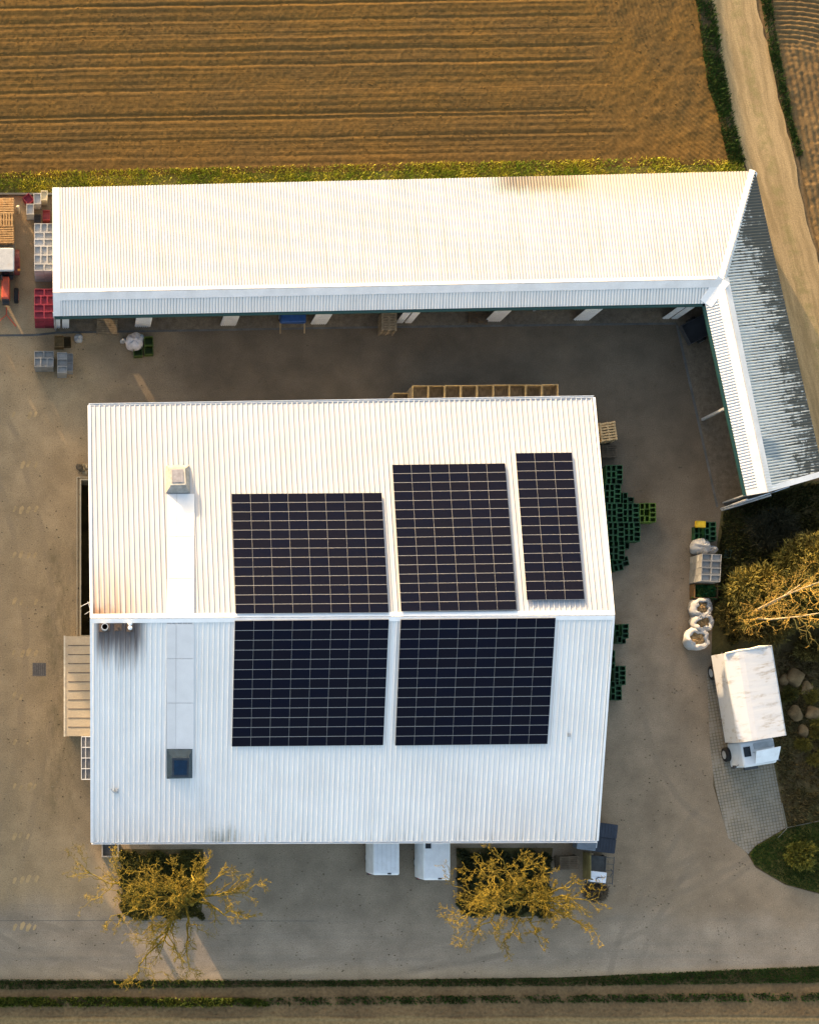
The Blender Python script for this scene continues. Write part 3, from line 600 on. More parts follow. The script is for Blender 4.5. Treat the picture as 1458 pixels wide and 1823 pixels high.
# ------------------------------------------------------------------ solar arrays
k = N('solar_cells'); c = k.co(); oi = k.n('ShaderNodeObjectInfo').outputs['Random']
a = k.mix(k.ramp(k.noise(c, 1.2, 3), .3, .7), (.0042, .0058, .0150), (.0060, .0066, .0140)); a = k.mix(k.math('MULTIPLY', oi, .5), a, (.0085, .0080, .0115))
CELL = k.done(a, .28, .04); FRAME = M('panel_frame', (.36, .35, .33), .5, .3, var=.06, rnd=.08)
def array(label, pl, TL, TR, BR, BL, nc, nr):
    A, n = pl; L = .15; tl, tr, br, bl = (on(*q, pl, L) for q in (TL, TR, BR, BL)); c = (tl + tr + br + bl) / 4
    ex = ((tr - tl) + (br - bl)).normalized(); ey = ((tl - bl) + (tr - br)); ey = (ey - ex * ey.dot(ex)).normalized(); nn = ex.cross(ey)
    wd = ((tr - tl).length + (br - bl).length) / 2; hd = abs(((tl - bl) + (tr - br)).dot(ey)) / 2; shear = ((tl + tr) - (bl + br)).dot(ex) / 2
    o = thing('solar_array', label, 'solar array', c, 0, 'solar arrays on the warehouse roof'); o.rotation_euler = Matrix((ex, ey, nn)).transposed().to_euler()
    pw, ph = wd / nc, hd / nr; mb = MB(); fx, fy = .0075, .014; g = .002
    x0, x1, y0, y1 = -pw / 2 + g, pw / 2 - g, -ph / 2 + g, ph / 2 - g; mb.box((0, 0, -.02), (x1 - x0, y1 - y0, .036))
    mb.box((0, 0, .0005), (x1 - x0 - 2 * fx, y1 - y0 - 2 * fy, .006), m=1); p0 = None
    for r in range(nr):
        for q in range(nc):
            if p0 is None: p = p0 = mb.build('panel', [FRAME, CELL], o)
            else: p = p0.copy(); COL.objects.link(p); p.parent = o
            yy = (r + .5) / nr - .5; p.location = ((q + .5) * pw - wd / 2 + shear * -yy * -1, yy * hd, 0)
    for r in range(nc * 2):
        mb = MB(); mb.box(((r + .5) / (nc * 2) * wd - wd / 2, 0, -.068), (.04, hd * .992, .05)); mb.build('rail', STEEL, o)
array('upper left solar array of eight columns, the nearest to the pale roof hatch', PN, (411.8, 879.3), (679.8, 876.5), (691.9, 1091.2), (419.8, 1092.3), 8, 13)
array('upper middle solar array of six columns between a wide and a narrow one', PN, (698.1, 826.9), (899.4, 824.5), (919.9, 1086), (714.1, 1089), 6, 16)
array('narrow solar array of three columns at the upper right of the roof', PN, (917.5, 806.4), (1018, 804.9), (1040.6, 1067.4), (938, 1068.3), 3, 16)
array('lower left solar array below the ridge, on the shaded slope toward the roof hatches', PS, (418.3, 1105.7), (692.3, 1102.2), (682.5, 1327.9), (412.3, 1329.4), 8, 13)
array('lower right solar array below the ridge, on the shaded slope above the parked vans', PS, (714, 1103.2), (988.6, 1099.8), (975.3, 1325.4), (702.7, 1327.9), 8, 13)
# ------------------------------------------------------------------ annexe, pit, canopy on the west side
ax = thing('annexe', 'flat beige lean-to with dark seams attached to the west side of the warehouse', 'building', (.8, 3, 0))
BEIGE = M('beige_roofing', (.40, .335, .245), .7, .25, var=.08, sc=.8, fine=.06, dirt=(.26, .20, .13), dirt_amt=.3)
a, b = W(115.5, 1133, 2.0), W(172, 1311, 2.0); mb = MB(); mb.box(((a.x + b.x) / 2 - .06, (a.y + b.y) / 2, 1.92), (b.x - a.x - .1, a.y - b.y, .16))
rf = mb.build('roof', BEIGE, ax, world=True); mb = MB(); n_ = 11
for i in range(1, n_):
    y = a.y + (b.y - a.y) * i / n_; mb.box(((a.x + b.x) / 2 + .02, y, 2.005), (b.x - a.x - .36, .045, .02))
mb.build('seam', M('seam_tar', (.10, .085, .075), .8), rf, loc=None); bpy.context.view_layer.update()
for ch in rf.children: ch.location = -Vector(ax.location)
mb = MB(); mb.box((a.x - .02, (a.y + b.y) / 2, 1.96), (.10, a.y - b.y + .06, .14)); mb.build('edge_trim', M('pale_trim', (.60, .55, .45), .6), ax, world=True)
mb = MB(); mb.box(((a.x + xW) / 2 + .05, (a.y + b.y) / 2, .91), (xW - a.x - .3, a.y - b.y - .16, 1.88)); mb.build('wall', CLAD, ax, world=True)
pit = thing('retaining_wall', 'low double concrete kerb wall round the dark pit beside the warehouse', 'retaining wall', (.6, 11, 0))
KERB = M('pale_kerb', (.40, .34, .24), .85, .2, var=.15)
mb = MB(); T = lambda x, y: tuple(G(x, y)[:2])
def wallpx(x0, y0, x1, y1, z0, z1, m=0):
    p, q = T(x0, y0), T(x1, y1); mb.box(((p[0] + q[0]) / 2, (p[1] + q[1]) / 2, (z0 + z1) / 2), (abs(p[0] - q[0]), abs(p[1] - q[1]), z1 - z0), m=m)
wallpx(136.6, 849.2, 168, 850.4, -.2, .10); wallpx(136.6, 850.4, 137.9, 1132.5, -.2, .099); mb.build('outer_kerb', KERB, pit, world=True)
mb = MB(); wallpx(137.9, 850.4, 141.9, 1132.5, -.2, -.004); wallpx(141.9, 850.4, 168, 853.4, -.2, -.0042); mb.build('gravel_strip', M('dark_gravel', (.055, .045, .035), .9), pit, world=True)
mb = MB(); wallpx(141.9, 853.4, 168, 855.6, -1.9, .25); wallpx(141.9, 855.6, 144.4, 1132.5, -1.9, .249); wallpx(144.4, 1131, 168, 1132.5, -1.9, .02); mb.build('inner_wall', KERB, pit, world=True)
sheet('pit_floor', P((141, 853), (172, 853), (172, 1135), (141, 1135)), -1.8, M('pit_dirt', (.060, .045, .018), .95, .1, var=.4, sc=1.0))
cp = thing('glass_canopy', 'small glazed canopy with pale bars under the roof edge below the beige lean-to', 'canopy', (1.3, -1.5, 0))
a, b = W(145, 1312, 2.1), W(163.5, 1388, 2.1); mb = MB(); mb.box(((a.x + b.x) / 2, (a.y + b.y) / 2, 2.08), (b.x - a.x - .06, a.y - b.y - .06, .02)); mb.build('pane', M('canopy_glass', (.12, .125, .14), .25, .4, var=.25, sc=1.5), cp, world=True)
mb = MB()
for i in range(5): mb.box(((a.x + b.x) / 2, a.y + (b.y - a.y) * i / 4, 2.11), (b.x - a.x, .05, .05))
for x in (a.x, a.x + .27): mb.box((x, (a.y + b.y) / 2, 2.112), (.035, a.y - b.y, .04))
mb.build('glazing_bars', PAINTW, cp, world=True)
mb = MB()
for y in (a.y - .05, b.y + .05): mb.box((a.x + .05, y, 1.03), (.06, .06, 2.06))
mb.build('post', STEEL, cp, world=True)
mh = MB(); p = G(70, 1192); mh.box((p.x, p.y, .006), (.86, .84, .03)); o = thing('drain_cover', 'dark square drain cover set in the yard left of the beige lean-to', 'drain cover', p)
mh.build('frame', M('cover_iron', (.115, .10, .088), .7, .3, var=.3, sc=8), o, world=True); mh = MB()
for i in range(6): mh.box((p.x - .33 + i * .132, p.y, .026), (.05, .70, .014))
mh.build('grating', M('cover_bar', (.085, .075, .068), .7, .3), o, world=True)
bs = thing('concrete_box', 'small dark concrete box at the foot of the warehouse south wall, left of the hedge', 'box', G(195, 1513)); p = G(196, 1512); mb = MB()
for c_, d_ in (((-.5, 0, .2), (.08, 1.0, .4)), ((.5, 0, .2), (.08, 1.0, .4)), ((0, -.46, .2), (.92, .08, .4)), ((0, .46, .2), (.92, .08, .4))): mb.box(Vector(c_) + Vector((p.x, p.y, 0)), d_)
mb.build('side', CONC, bs, world=True); mb = MB(); mb.box((p.x, p.y, .05), (.9, .84, .1)); mb.build('floor', CONCD, bs, world=True)
# ------------------------------------------------------------------ the open machine shed, an L with a hip
sh = thing('machine_shed', 'long L-shaped open machine shed with corrugated white roof along the track', 'building', (18, 27, 0))
ZN, ZR, ZF = 2.2, 4.0, 3.7
sNW, sNE, sRW, sRC, sFW, sFC, sRS, sFS, sOS = W(94.5, 334, ZN), W(1343, 304, ZN), W(95.5, 521, ZR), W(1287, 497, ZR), W(96.6, 562.5, ZF), W(1255, 540, ZF), W(1365.6, 875, ZR), W(1329, 881, ZF), W(1467, 846, ZN)
def sx_n(k, uv, U, V, a, st, mo):
    band = k.math('MULTIPLY', k.ramp(k.math('ABSOLUTE', k.math('SUBTRACT', U, 30.4)), 3.6, 1.6), 1.0)
    f = k.math('MULTIPLY', band, k.ramp(k.math('ADD', V, k.math('MULTIPLY_ADD', st, 2.0, k.math('MULTIPLY', mo, .5))), 7.2, 8.1)); f = k.math('MULTIPLY', f, k.math('MULTIPLY_ADD', k.val, .3, .7)); a = k.mix(f, a, (.022, .020, .014))
    f = k.math('MULTIPLY', k.ramp(U, 26, 33), k.ramp(k.math('ADD', V, k.math('MULTIPLY', st, 3.0)), 6.0, 8.8, 0, .55)); a = k.mix(f, a, (.40, .31, .20))
    f = k.math('MULTIPLY', k.ramp(st, .5, .75), k.ramp(V, 2, 7, .08, .30)); return k.mix(f, a, (.50, .42, .31))
def sx_o(k, uv, U, V, a, st, mo):
    d = k.noise(k.scale(uv, (6.5, .42, 1)), 1.0, 4, .65); big = k.noise(uv, .28, 3)
    e = k.math('ADD', k.math('MULTIPLY_ADD', V, .30, -.02), k.math('MULTIPLY_ADD', big, .8, -.40)); e = k.math('ADD', e, k.ramp(U, 10, 2, 0, .42))
    e = k.math('ADD', e, k.math('MULTIPLY_ADD', k.noise(uv, 2.6, 5, .75), 2.2, -1.1)); e = k.math('ADD', e, k.math('MULTIPLY_ADD', k.val, .75, -.50)); f = k.ramp(k.math('ADD', e, k.math('MULTIPLY_ADD', d, 2.6, -1.3)), .36, .72, 0, .95); a = k.mix(f, a, (.038, .040, .034))
    wet = k.math('MULTIPLY', k.ramp(k.math('ABSOLUTE', k.math('SUBTRACT', U, k.math('MULTIPLY_ADD', V, .35, 16.9))), .75, .45), k.ramp(V, 2.1, 1.2)); return k.mix(k.math('MULTIPLY', wet, .65), a, (.10, .155, .20))
def sx_i(k, uv, U, V, a, st, mo): return k.mix(k.ramp(mo, .55, .75, 0, .2), a, (.40, .41, .40))
CORR = [(0, 0), (.15, .012), (.3, .034), (.5, .044), (.7, .034), (.85, .012)]
SN = roof_mat('corrugated_north_sun_greyed', (.385, .395, .415), (.28, .24, .19), .5, sx_n, .183, .5); SO = roof_mat('corrugated_east', (.46, .48, .47), (.22, .23, .22), .35, sx_o, .183, .7); SI = roof_mat('corrugated_inner', (.60, .60, .59), (.42, .42, .40), .30, sx_i, .183, .7)  # north slope base greyed to offset the sun on it
ribbed('roof', [sNW, sNE, sRC, sRW], sNE - sNW, .183, CORR, SN, sh, .04, True)
ribbed('roof', [sFW, sFC, sRC, sRW], sFC - sFW, .183, CORR, SI, sh, .04, True)
ribbed('roof', [sNE, sOS, sRS, sRC], sRS - sRC, .183, CORR, SO, sh, .04, True)
ribbed('roof', [sFC, sFS, sRS, sRC], sFS - sFC, .183, CORR, SI, sh, .04, True)
CAP = M('ridge_sheet', (.62, .62, .62), .55, .3, var=.08, sc=1.0, fine=.05, dirt=(.36, .36, .34), dirt_amt=.25)
mb = MB(); strip(mb, sRW, sRC, sRW - sNW, -.22, 0, .062); strip(mb, sRW, sRC, sRW - sFW, -.46, 0, .062)
strip(mb, sRC, sRS, sRS - sOS, -.42, 0, .062); strip(mb, sRC, sRS, sRS - sFS, -.50, 0, .062)
hp = (sRC - sNE); strip(mb, sNE, sRC, (sRW - sRC) - hp * ((sRW - sRC).dot(hp) / hp.dot(hp)), 0, .32, .062)
eo = (sRS - sRC) - hp * ((sRS - sRC).dot(hp) / hp.dot(hp)); eo = eo + Vector((0, 0, -.36 * Vector((eo.x, eo.y, 0)).length)); strip(mb, sNE, sRC, eo, 0, .26, .062)
mb.build('ridge_cap', CAP, sh, world=True)
mb = MB(); dC = sRC - sFC
strip(mb, sFC, sRC, (sFW - sFC) - dC * ((sFW - sFC).dot(dC) / dC.dot(dC)), 0, .40, .058); strip(mb, sFC, sRC, (sFS - sFC) - dC * ((sFS - sFC).dot(dC) / dC.dot(dC)), 0, .45, .058); mb.build('valley_sheet', CAP, sh, world=True)
for a, b, up, q in ((sNW, sRW, sNE - sNW, .40), (sFW, sRW, sFC - sFW, .40), (sFS, sRS, sFC - sFS, .28), (sOS, sRS, sNE - sOS, .30)): mb = MB(); strip(mb, a, b, up, -.05, q, .06); mb.build('verge_trim', CAP, sh, world=True)
mb = MB()
for a, b, s_ in ((sFW, sFC, -1), (sFC, sFS, -1)):
    d = (b - a).normalized(); q = Vector((-d.y, d.x, 0)) * s_; pl = [(a + q * .16)[:2], (b + q * .16)[:2], b[:2], a[:2]]; mb.prism(pl, ZF - .16, ZF - .02)
mb.build('gutter', GREENTRIM, sh, world=True)
SHW = M('shed_cladding', (.30, .31, .31), .6, .3, var=.1, sc=.8)
mb = MB()
def wp(x0, y0, z0a, x1, y1, z1a, th=.08):
    p, q = G(x0, y0), G(x1, y1); slab(mb, [(p.x, p.y, -.05), (q.x, q.y, -.05), (q.x, q.y, z1a), (p.x, p.y, z0a)], th)
wp(99, 363, 2.15, 1308, 334, 2.15); wp(1310, 334, 2.15, 1428, 848, 2.15)
zr = lambda y: 2.2 + (y - 355.5) / 197 * 1.8 - .14
wp(99, 365, zr(365), 99, 388, zr(388)); wp(99, 419, zr(419), 99, 552, zr(552)); wp(99, 552, zr(552), 99, 588, 3.52)
wp(1286, 895, 3.5, 1321, 889, 3.75); wp(1321, 889, 3.75, 1426, 853, 2.2)
mb.build('wall', SHW, sh, world=True)
WHC = M('white_corrugated', (.60, .62, .64), .5, .3, var=.1)
fl = lambda x: 591.5 - .0155 * x - 7
for i, (x, parts) in enumerate(((109, 2), (254, 1), (406, 1), (567, 1), (719, 2), (877, 1), (1035, 1), (1193, 2))):
    p = G(x, fl(x)); mb = MB(); n_ = 15
    for g in range(parts):
        wdt = 1.0 if parts == 1 else .44; x0 = p.x - .5 + g * .56
        for j in range(n_ if parts == 1 else 7):
            st_ = wdt / (n_ if parts == 1 else 7); zz = .035 if j % 2 else 0; mb.box((x0 + (j + .5) * st_, p.y - zz, 1.78), (st_ * 1.02, .05, 3.56))
    mb.build('bay_panel', WHC, sh, world=True)
for (x, y) in ((1250, 747), (330, 560), (640, 556), (950, 552)): p = G(x, y); mb = MB(); mb.box((p.x, p.y, 1.8), (.15, .15, 3.5)); mb.build('post', STEEL, sh, world=True)
# white boards and dark rail on the end of the wing
GB = M('gable_board', (.58, .62, .68), .5, .3, var=.08)
for x0, y0, x1, y1, z0, z1 in ((1293, 903.5, 1308, 899, .9, 3.1), (1310, 898.4, 1330, 892, .2, 3.3), (1347, 886.5, 1372, 878, .6, 2.6)):
    p, q = G(x0, y0), G(x1, y1); mb = MB(); slab(mb, [(p.x, p.y, z0), (q.x, q.y, z0), (q.x, q.y, z1), (p.x, p.y, z1)], .05); mb.build('gable_board', GB, sh, world=True)
mb = MB(); mb.tube([W(1283, 906, .25), W(1330, 889, 3.5)], [.05, .05], 6); mb.tube([W(1285, 908.5, .1), W(1372, 881.5, 3.2)], [.06, .06], 6); mb.build('gable_rail', STEEL, sh, world=True)
kw = thing('low_wall', 'low dark kerb wall between the verge grass and the stacked pallets', 'wall', G(45, 347)); mb = MB(); wallpx(-160, 345.8, 96, 349, -.05, .35); mb.build('kerb', CONCD, kw, world=True)
#@@OBJECTS
# ------------------------------------------------------------------ crates, boxes, pallets
def crate_mesh(wx, wy, h, mat, name, cat, t=.022, dep=None):
    o = thing(name, 'crate', cat); mb = MB()
    for x in (-1, 1): mb.box((x * (wx / 2 - t / 2), 0, h / 2 + .012), (t, wy, h - .024)); mb.box((x * (wx / 2 - .02), 0, h - .0125), (.034, wy + .008, .028))
    for y in (-1, 1): mb.box((0, y * (wy / 2 - t / 2), h / 2 + .012), (wx - 2 * t - .002, t, h - .024)); mb.box((0, y * (wy / 2 - .02), h - .013), (wx - .06, .034, .028))
    mb.box((0, 0, .02), (wx - 2 * t - .004, wy - 2 * t - .004, .03))
    if dep: mb.box((0, 0, h - dep - .015), (wx - 2 * t - .004, wy - 2 * t - .004, .03))
    mb.build('shell', mat, o); return o
gA = crate_mesh(.30, .40, .46, GRNC, 'crate', 'crate'); gB = crate_mesh(.40, .30, .46, GRNC, 'crate', 'crate')
yA = crate_mesh(.30, .40, .46, GRNY, 'crate', 'crate'); yB = crate_mesh(.40, .30, .46, GRNY, 'crate', 'crate')
def block(px, py, z0, nl, A, B, label, rz=0.0, cols=(0, 1, 2), h=.46, group='green crates stacked along the east side of the warehouse', miss=()):
    """pallet-sized block (1.0 x 1.2 m): two columns of upright crates and one of crosswise ones; px,py = its upper-left top corner"""
    c = W(px, py, z0 + nl * h); Rm = Matrix.Rotation(rz, 3, 'Z')
    lay = []
    if 0 in cols: lay += [(A, .15, -.2 - .4 * j) for j in range(3)]
    if 1 in cols: lay += [(A, .46, -.2 - .4 * j) for j in range(3)]
    if 2 in cols: lay += [(B, .82, -.15 - .3 * j) for j in range(4)]
    for l in range(nl):
        for i, (pr, x, y) in enumerate(lay):
            if l == nl - 1 and i in miss: continue
            v = Rm @ Vector((x + RG.uniform(-.008, .008), y + RG.uniform(-.008, .008), 0)); spawn(pr, USED, (c.x + v.x, c.y + v.y, z0 + l * h), rz + RG.uniform(-.055, .055), label, group)
RG = random.Random(77)
GE = 'green crates stacked along the east side of the warehouse'
block(1079.5, 828, 0, 2, gA, gB, 'dark green crate in the topmost crate block, just below the pallets')
block(1076.5, 862, 0, 2, gA, gB, 'dark green crate in the second crate block down from the pallets')
block(1100, 877, 0, 1, gA, gB, 'dark green crate in the low step between two taller crate blocks', cols=(1, 2), miss=(3,))
block(1080.5, 896, 0, 2, gA, gB, 'dark green crate by the warehouse edge in the same row as the lime crates')
block(1109, 896, 0, 2, gA, gB, 'green crate in the middle block between the lime crates and the warehouse edge')
block(1139, 895.5, 0, 2, yA, yB, 'lime green crate in the block farthest out from the warehouse', miss=(4,))
block(1082.5, 930, 0, 2, gA, gB, 'dark green crate hard by the warehouse edge in the row below the lime crates')
block(1111, 930, 0, 2, gA, gB, 'green crate at the outer end of the row below the lime crates')
block(1083.5, 963, 0, 2, gA, gB, 'dark green crate in the last full block down the east edge')
block(1112, 966, 0, 1, gA, gB, 'dark green crate standing low in the notch below the outer crate block', cols=(0,), miss=(1, 2))
block(1089, 996, 0, 1, gA, gB, 'very dark green crate in the low end stack below all other crate blocks', rz=R(12), miss=(2, 5, 8, 9))
block(1090, 1111, 0, 2, gA, gB, 'dark green crate in the small stack just below the warehouse ridge end', cols=(1, 2), miss=(0, 1, 6))
block(1085, 1186, 0, 2, gA, gB, 'dark green crate in the longer of the two low stacks below the ridge end', cols=(1, 2))
block(1078, 1213, 0, 2, gA, gB, 'dark green crate at the bottom end of the crates along the warehouse edge', cols=(1, 2))
block(1078, 1158, 0, 2, gA, gB, 'dark green crate half hidden by the roof edge between two low stacks', cols=(1,))
wP = crate_mesh(.40, .54, .60, WHTC, 'crate', 'crate', dep=.13); wL = crate_mesh(.60, .42, .60, WHTC, 'crate', 'crate', dep=.13)
rP = crate_mesh(.40, .54, .60, MAGC, 'crate', 'crate', dep=.13); rL = crate_mesh(.60, .42, .60, MAGC, 'crate', 'crate', dep=.13)
yP = crate_mesh(.40, .54, .48, GREYC, 'crate', 'crate', dep=.13); yL = crate_mesh(.60, .42, .48, GREYC, 'crate', 'crate', dep=.13)
def rowstack(px, py, rows, nl, Pm, Lm, h, label, group, z0=0.0, rz=0.0, depth=1):
    """rows: 'P' three upright crates, 'L' two crosswise ones, running away from the upper-left top corner; lower layers only where a face shows"""
    c = W(px, py, z0 + nl * h); y = 0.0; Rm = Matrix.Rotation(rz, 3, 'Z')
    for ri, r in enumerate(rows):
        dp = .55 if r[0] == 'P' else .43; n_ = int(r[1:]) if len(r) > 1 else (3 if r[0] == 'P' else 2); st_ = .405 if r[0] == 'P' else .61; pr = Pm if r[0] == 'P' else Lm
        for i in range(n_):
            for l in range(nl):
                if l < nl - depth and 0 < ri < len(rows) - 1 and i not in (0,): continue
                v = Rm @ Vector((st_ * (i + .5) + RG.uniform(-.01, .01), -y - dp / 2, 0)); spawn(pr, USED, (c.x + v.x, c.y + v.y, z0 + l * h), rz + RG.uniform(-.012, .012), label(ri, i, l) if callable(label) else label, group)
        y += dp
rowstack(61, 397, ['P', 'L', 'L', 'P', 'P', 'L'], 4, wP, wL, .60, 'dirty white crate in the tall white stack against the west end of the shed', 'white crates stacked at the west end of the shed')
rowstack(61, 513.5, ['L', 'P', 'L', 'L'], 4, rP, rL, .60, 'crimson crate in the tall red stack at the south-west corner of the shed', 'crimson crates stacked at the shed corner')
rowstack(61, 624.5, ['L', 'P'], 3, yP, yL, .48, 'grey crate in the wider of the two grey stacks out in the yard', 'grey crates stacked in the yard')
rowstack(102, 627, ['L1', 'L1', 'L1'], 3, yP, yL, .48, 'grey crate in the left column of the narrow grey stack out in the yard', 'grey crates stacked in the yard')
rowstack(118.5, 629, ['P1', 'P1'], 2, yP, yL, .48, 'grey crate in the right lower column of the narrow grey stack out in the yard', 'grey crates stacked in the yard')
rowstack(1250, 985.5, ['L', 'L', 'L', 'L'], 4, yP, yL, .48, 'grey crate in the stack between the crumpled white bag and the green nets', 'grey crates stacked beside the bed', rz=R(-3))
# loose bins near the grass: short stacks of open crates
def bin_stack(px, py, pr, n_, h, rz, label):
    c = W(px, py, n_ * h)
    for l in range(n_): spawn(pr, USED, (c.x, c.y, l * h), rz, label + ('' if n_ == 1 else ', topmost of its stack' if l == n_ - 1 else ', underneath in its stack'), 'loose crates at the end of the verge grass')
wB = crate_mesh(.46, .66, .36, WHTC, 'crate', 'crate', dep=.16); rB = crate_mesh(.46, .62, .36, REDC, 'crate', 'crate', dep=.16); mB = crate_mesh(.50, .56, .36, MAGC, 'crate', 'crate', dep=.16)
bin_stack(50.5, 353, mB, 2, .36, R(38), 'crimson crate turned on edge of the verge grass')
bin_stack(66.5, 353, wB, 3, .36, R(2), 'white crate between the crimson and the cream crates')
cB = crate_mesh(.42, .60, .36, M('cream_plastic', (.62, .54, .36), .55, .3, var=.1), 'crate', 'crate', dep=.16); bin_stack(78.5, 347, cB, 3, .36, R(-2), 'cream crate nearest the verge grass')
bin_stack(53.5, 371.5, wB, 3, .36, R(1), 'white crate below the turned crimson crate')
bin_stack(82.5, 382, rB, 2, .36, R(0), 'red crate close to the shed wall above the white stack')
gq = crate_mesh(.42, .5, .3, M('dull_grey_plastic', (.11, .10, .10), .6), 'crate', 'crate'); bin_stack(66.5, 388, gq, 1, .3, 0, 'dull grey crate low between the white stack and the red crate')
bin_stack(105, 607, crate_mesh(.58, .74, .34, M('brown_board', (.20, .125, .05), .8), 'crate', 'crate'), 2, .34, 0, 'brown box standing above the narrow grey stack')
bin_stack(120, 608, crate_mesh(.46, .62, .34, M('dark_brown_board', (.085, .055, .022), .85), 'crate', 'crate'), 1, .34, R(3), 'dark brown box next to the brown boxes')
# olive green bins by the big white bale
gO = crate_mesh(.56, .60, .62, M('olive_plastic', (.055, .085, .012), .55, .3, var=.2), 'crate', 'crate')
for (x, y, lb, n_) in ((246, 625, 'olive green bin in front of the white bale, left one of the near pair', 1), (265, 622, 'olive green bin right of the near pair by the white bale', 1), (265, 607, 'dark green bin behind the olive bins and the white bale', 1)):
    c = W(x, y, .62 * n_); spawn(gO, USED, (c.x, c.y, 0), R(4), lb, 'green bins beside the white bale')
# row of crates beside the bed
block(1246, 929, 0, 2, gA, gB, 'green crate in the block carrying a yellow crate beside the bed', group='green crates at the upper end of the bed row', cols=(1, 2)); block(1236, 938, 0, 1, gA, gB, 'green crate standing low in front of the yellow crate at the bed row', group='green crates at the upper end of the bed row', cols=(0, 1), miss=(2, 5))
yb = crate_mesh(.58, .40, .30, YELC, 'crate', 'crate'); c = W(1248, 933, 1.22); mb = MB(); mb.box((0, 0, .21), (.50, .32, .16)); mb.build('contents', YELC, yb); spawn(yb, USED, (c.x, c.y, .92), R(-3), 'yellow crate lying on the green crates at the bed row')
fo = crate_mesh(.4, .55, .25, M('faded_green', (.018, .035, .02), .6), 'crate', 'crate'); c = G(1293, 987); spawn(fo, USED, (c.x, c.y, .01), R(-12), 'single empty dark crate lying in the undergrowth beside the grey stack')
# wooden box with green nets
wb = thing('wooden_box', 'open wooden box filled with green nets below the grey crates', 'wooden box', W(1248, 1054, 0)); BX = M('box_board', (.13, .075, .03), .85, var=.3)
mb = MB()
for c_, d_ in (((-.72, 0, .42), (.05, .86, .8)), ((.72, 0, .42), (.05, .86, .8)), ((0, -.44, .42), (1.49, .04, .8)), ((0, .44, .42), (1.49, .04, .8)), ((0, 0, .05), (1.39, .84, .06))): mb.box(c_, d_)
mb.build('shell', BX, wb); rng = np.random.default_rng(5)
pt = (rng.random((420, 2)) - .5) * [1.1, .76] + [.08, 0]
nt = blades(pt, .30, .42, .22, rng, 1.0); tri_mesh('nets', nt, leaf_mat('green_net', ((.010, .13, .045), (.03, .10, .02), (.25, .20, .02)), 2.2), wb)
# potato boxes along the north wall
pb = thing('field_box', 'box', 'wooden box'); mb = MB(); bw, bd, bh = 1.0, 1.2, .82
for y in (-1, 1):
    for z in range(5): mb.box((0, y * (bd / 2 - .012), .16 + z * .155), (bw - .05, .022, .128))
for x in (-1, 1):
    for z in range(5): mb.box((x * (bw / 2 - .012), 0, .16 + z * .1552), (.022, bd - .05, .128))
mb.build('side_boards', WOOD2, pb); mb = MB()
for x in (-1, 1): mb.box((x * (bw / 2 - .025), 0, bh - .02), (.05, bd, .04))
for y in (-1, 1): mb.box((0, y * (bd / 2 - .025), bh - .021), (bw - .102, .05, .04))
mb.build('rim', M('rim_wood', (.46, .33, .13), .75, .2, var=.2, rnd=.25), pb)
for x in (-1, 1): mb = MB(); mb.box((x * (bw / 2 - .05), 0, .045), (.09, bd, .09)); mb.build('skid', WOOD2, pb)
mb = MB()
for i in range(7): mb.box((-.42 + i * .14, 0, .10), (.115, bd - .06, .02))
mb.build('floor_boards', WOOD2, pb); mb = MB()
for x in (-1, 1):
    for y in (-1, 1): mb.box((x * (bw / 2 - .06), y * (bd / 2 - .06), .44), (.07, .07, .68))
mb.build('corner_post', WOOD2, pb)
for l in range(3):
    for i in range(9):
        c = W(734 + 28.9 * (i + .5), 685.5 - i * .28, 2.46); spawn(pb, USED, (c.x, c.y - .62 + RG.uniform(-.015, .015), l * .82), RG.uniform(-.012, .012), 'field box ' + ('in the top layer' if l == 2 else 'in the middle layer' if l == 1 else 'in the bottom layer') + ' of the row behind the warehouse', 'wooden field boxes in a row behind the warehouse')
for l in range(2): c = W(714, 698.5, 1.64); spawn(pb, USED, (c.x, c.y - .62, l * .82), 0, ('upper' if l else 'lower') + ' wooden field box of the short stack at the left end of the row', 'wooden field boxes in a row behind the warehouse')
# pallets
def pallet_proto(mat, wx=1.2, wy=.8):
    o = thing('pallet', 'pallet', 'pallet'); mb = MB()
    for i in range(7): mb.box((0, -wy / 2 + wy * (i + .5) / 7, .133), (wx, wy / 7 * .60, .022))
    mb.build('deck_boards', mat, o); mb = MB()
    for x in (-1, 0, 1): mb.box((x * (wx / 2 - .05), 0, .111), (.1, wy, .02)); mb.box((x * (wx / 2 - .05), 0, .011), (.1, wy, .02))
    mb.build('stringer', mat, o); mb = MB()
    for x in (-1, 0, 1):
        for y in (-1, 0, 1): mb.box((x * (wx / 2 - .06), y * (wy / 2 - .055), .061), (.1, .1, .078))
    mb.build('block', mat, o); return o
pO = pallet_proto(WOODO, 1.2, 1.0); pD = pallet_proto(M('dark_wood', (.085, .062, .04), .9, var=.3))
def pstack(px, py, n_, pr, rz, label, group, jit=.02, z0=0.0):
    c = W(px, py, n_ * .146 + z0)
    for l in range(n_): spawn(pr, USED, (c.x + RG.uniform(-jit, jit), c.y + RG.uniform(-jit, jit), z0 + l * .146), rz + RG.uniform(-.02, .02), ('topmost ' if l == n_ - 1 else '') + label, group)
pstack(1083, 767, 9, pallet_proto(WOOD, 1.0, 1.2), R(8), 'pale wooden pallet in the stack at the upper east corner of the warehouse', 'pallets stacked by the warehouse east edge')
pstack(1080, 803, 3, pD, R(0), 'grey pallet in the low stack below the pale pallets', 'pallets stacked by the warehouse east edge', .08)
pstack(7, 365, 14, pO, 0, 'orange brown pallet in the sunlit stack nearest the verge grass', 'sunlit pallets stacked beside the tractor')
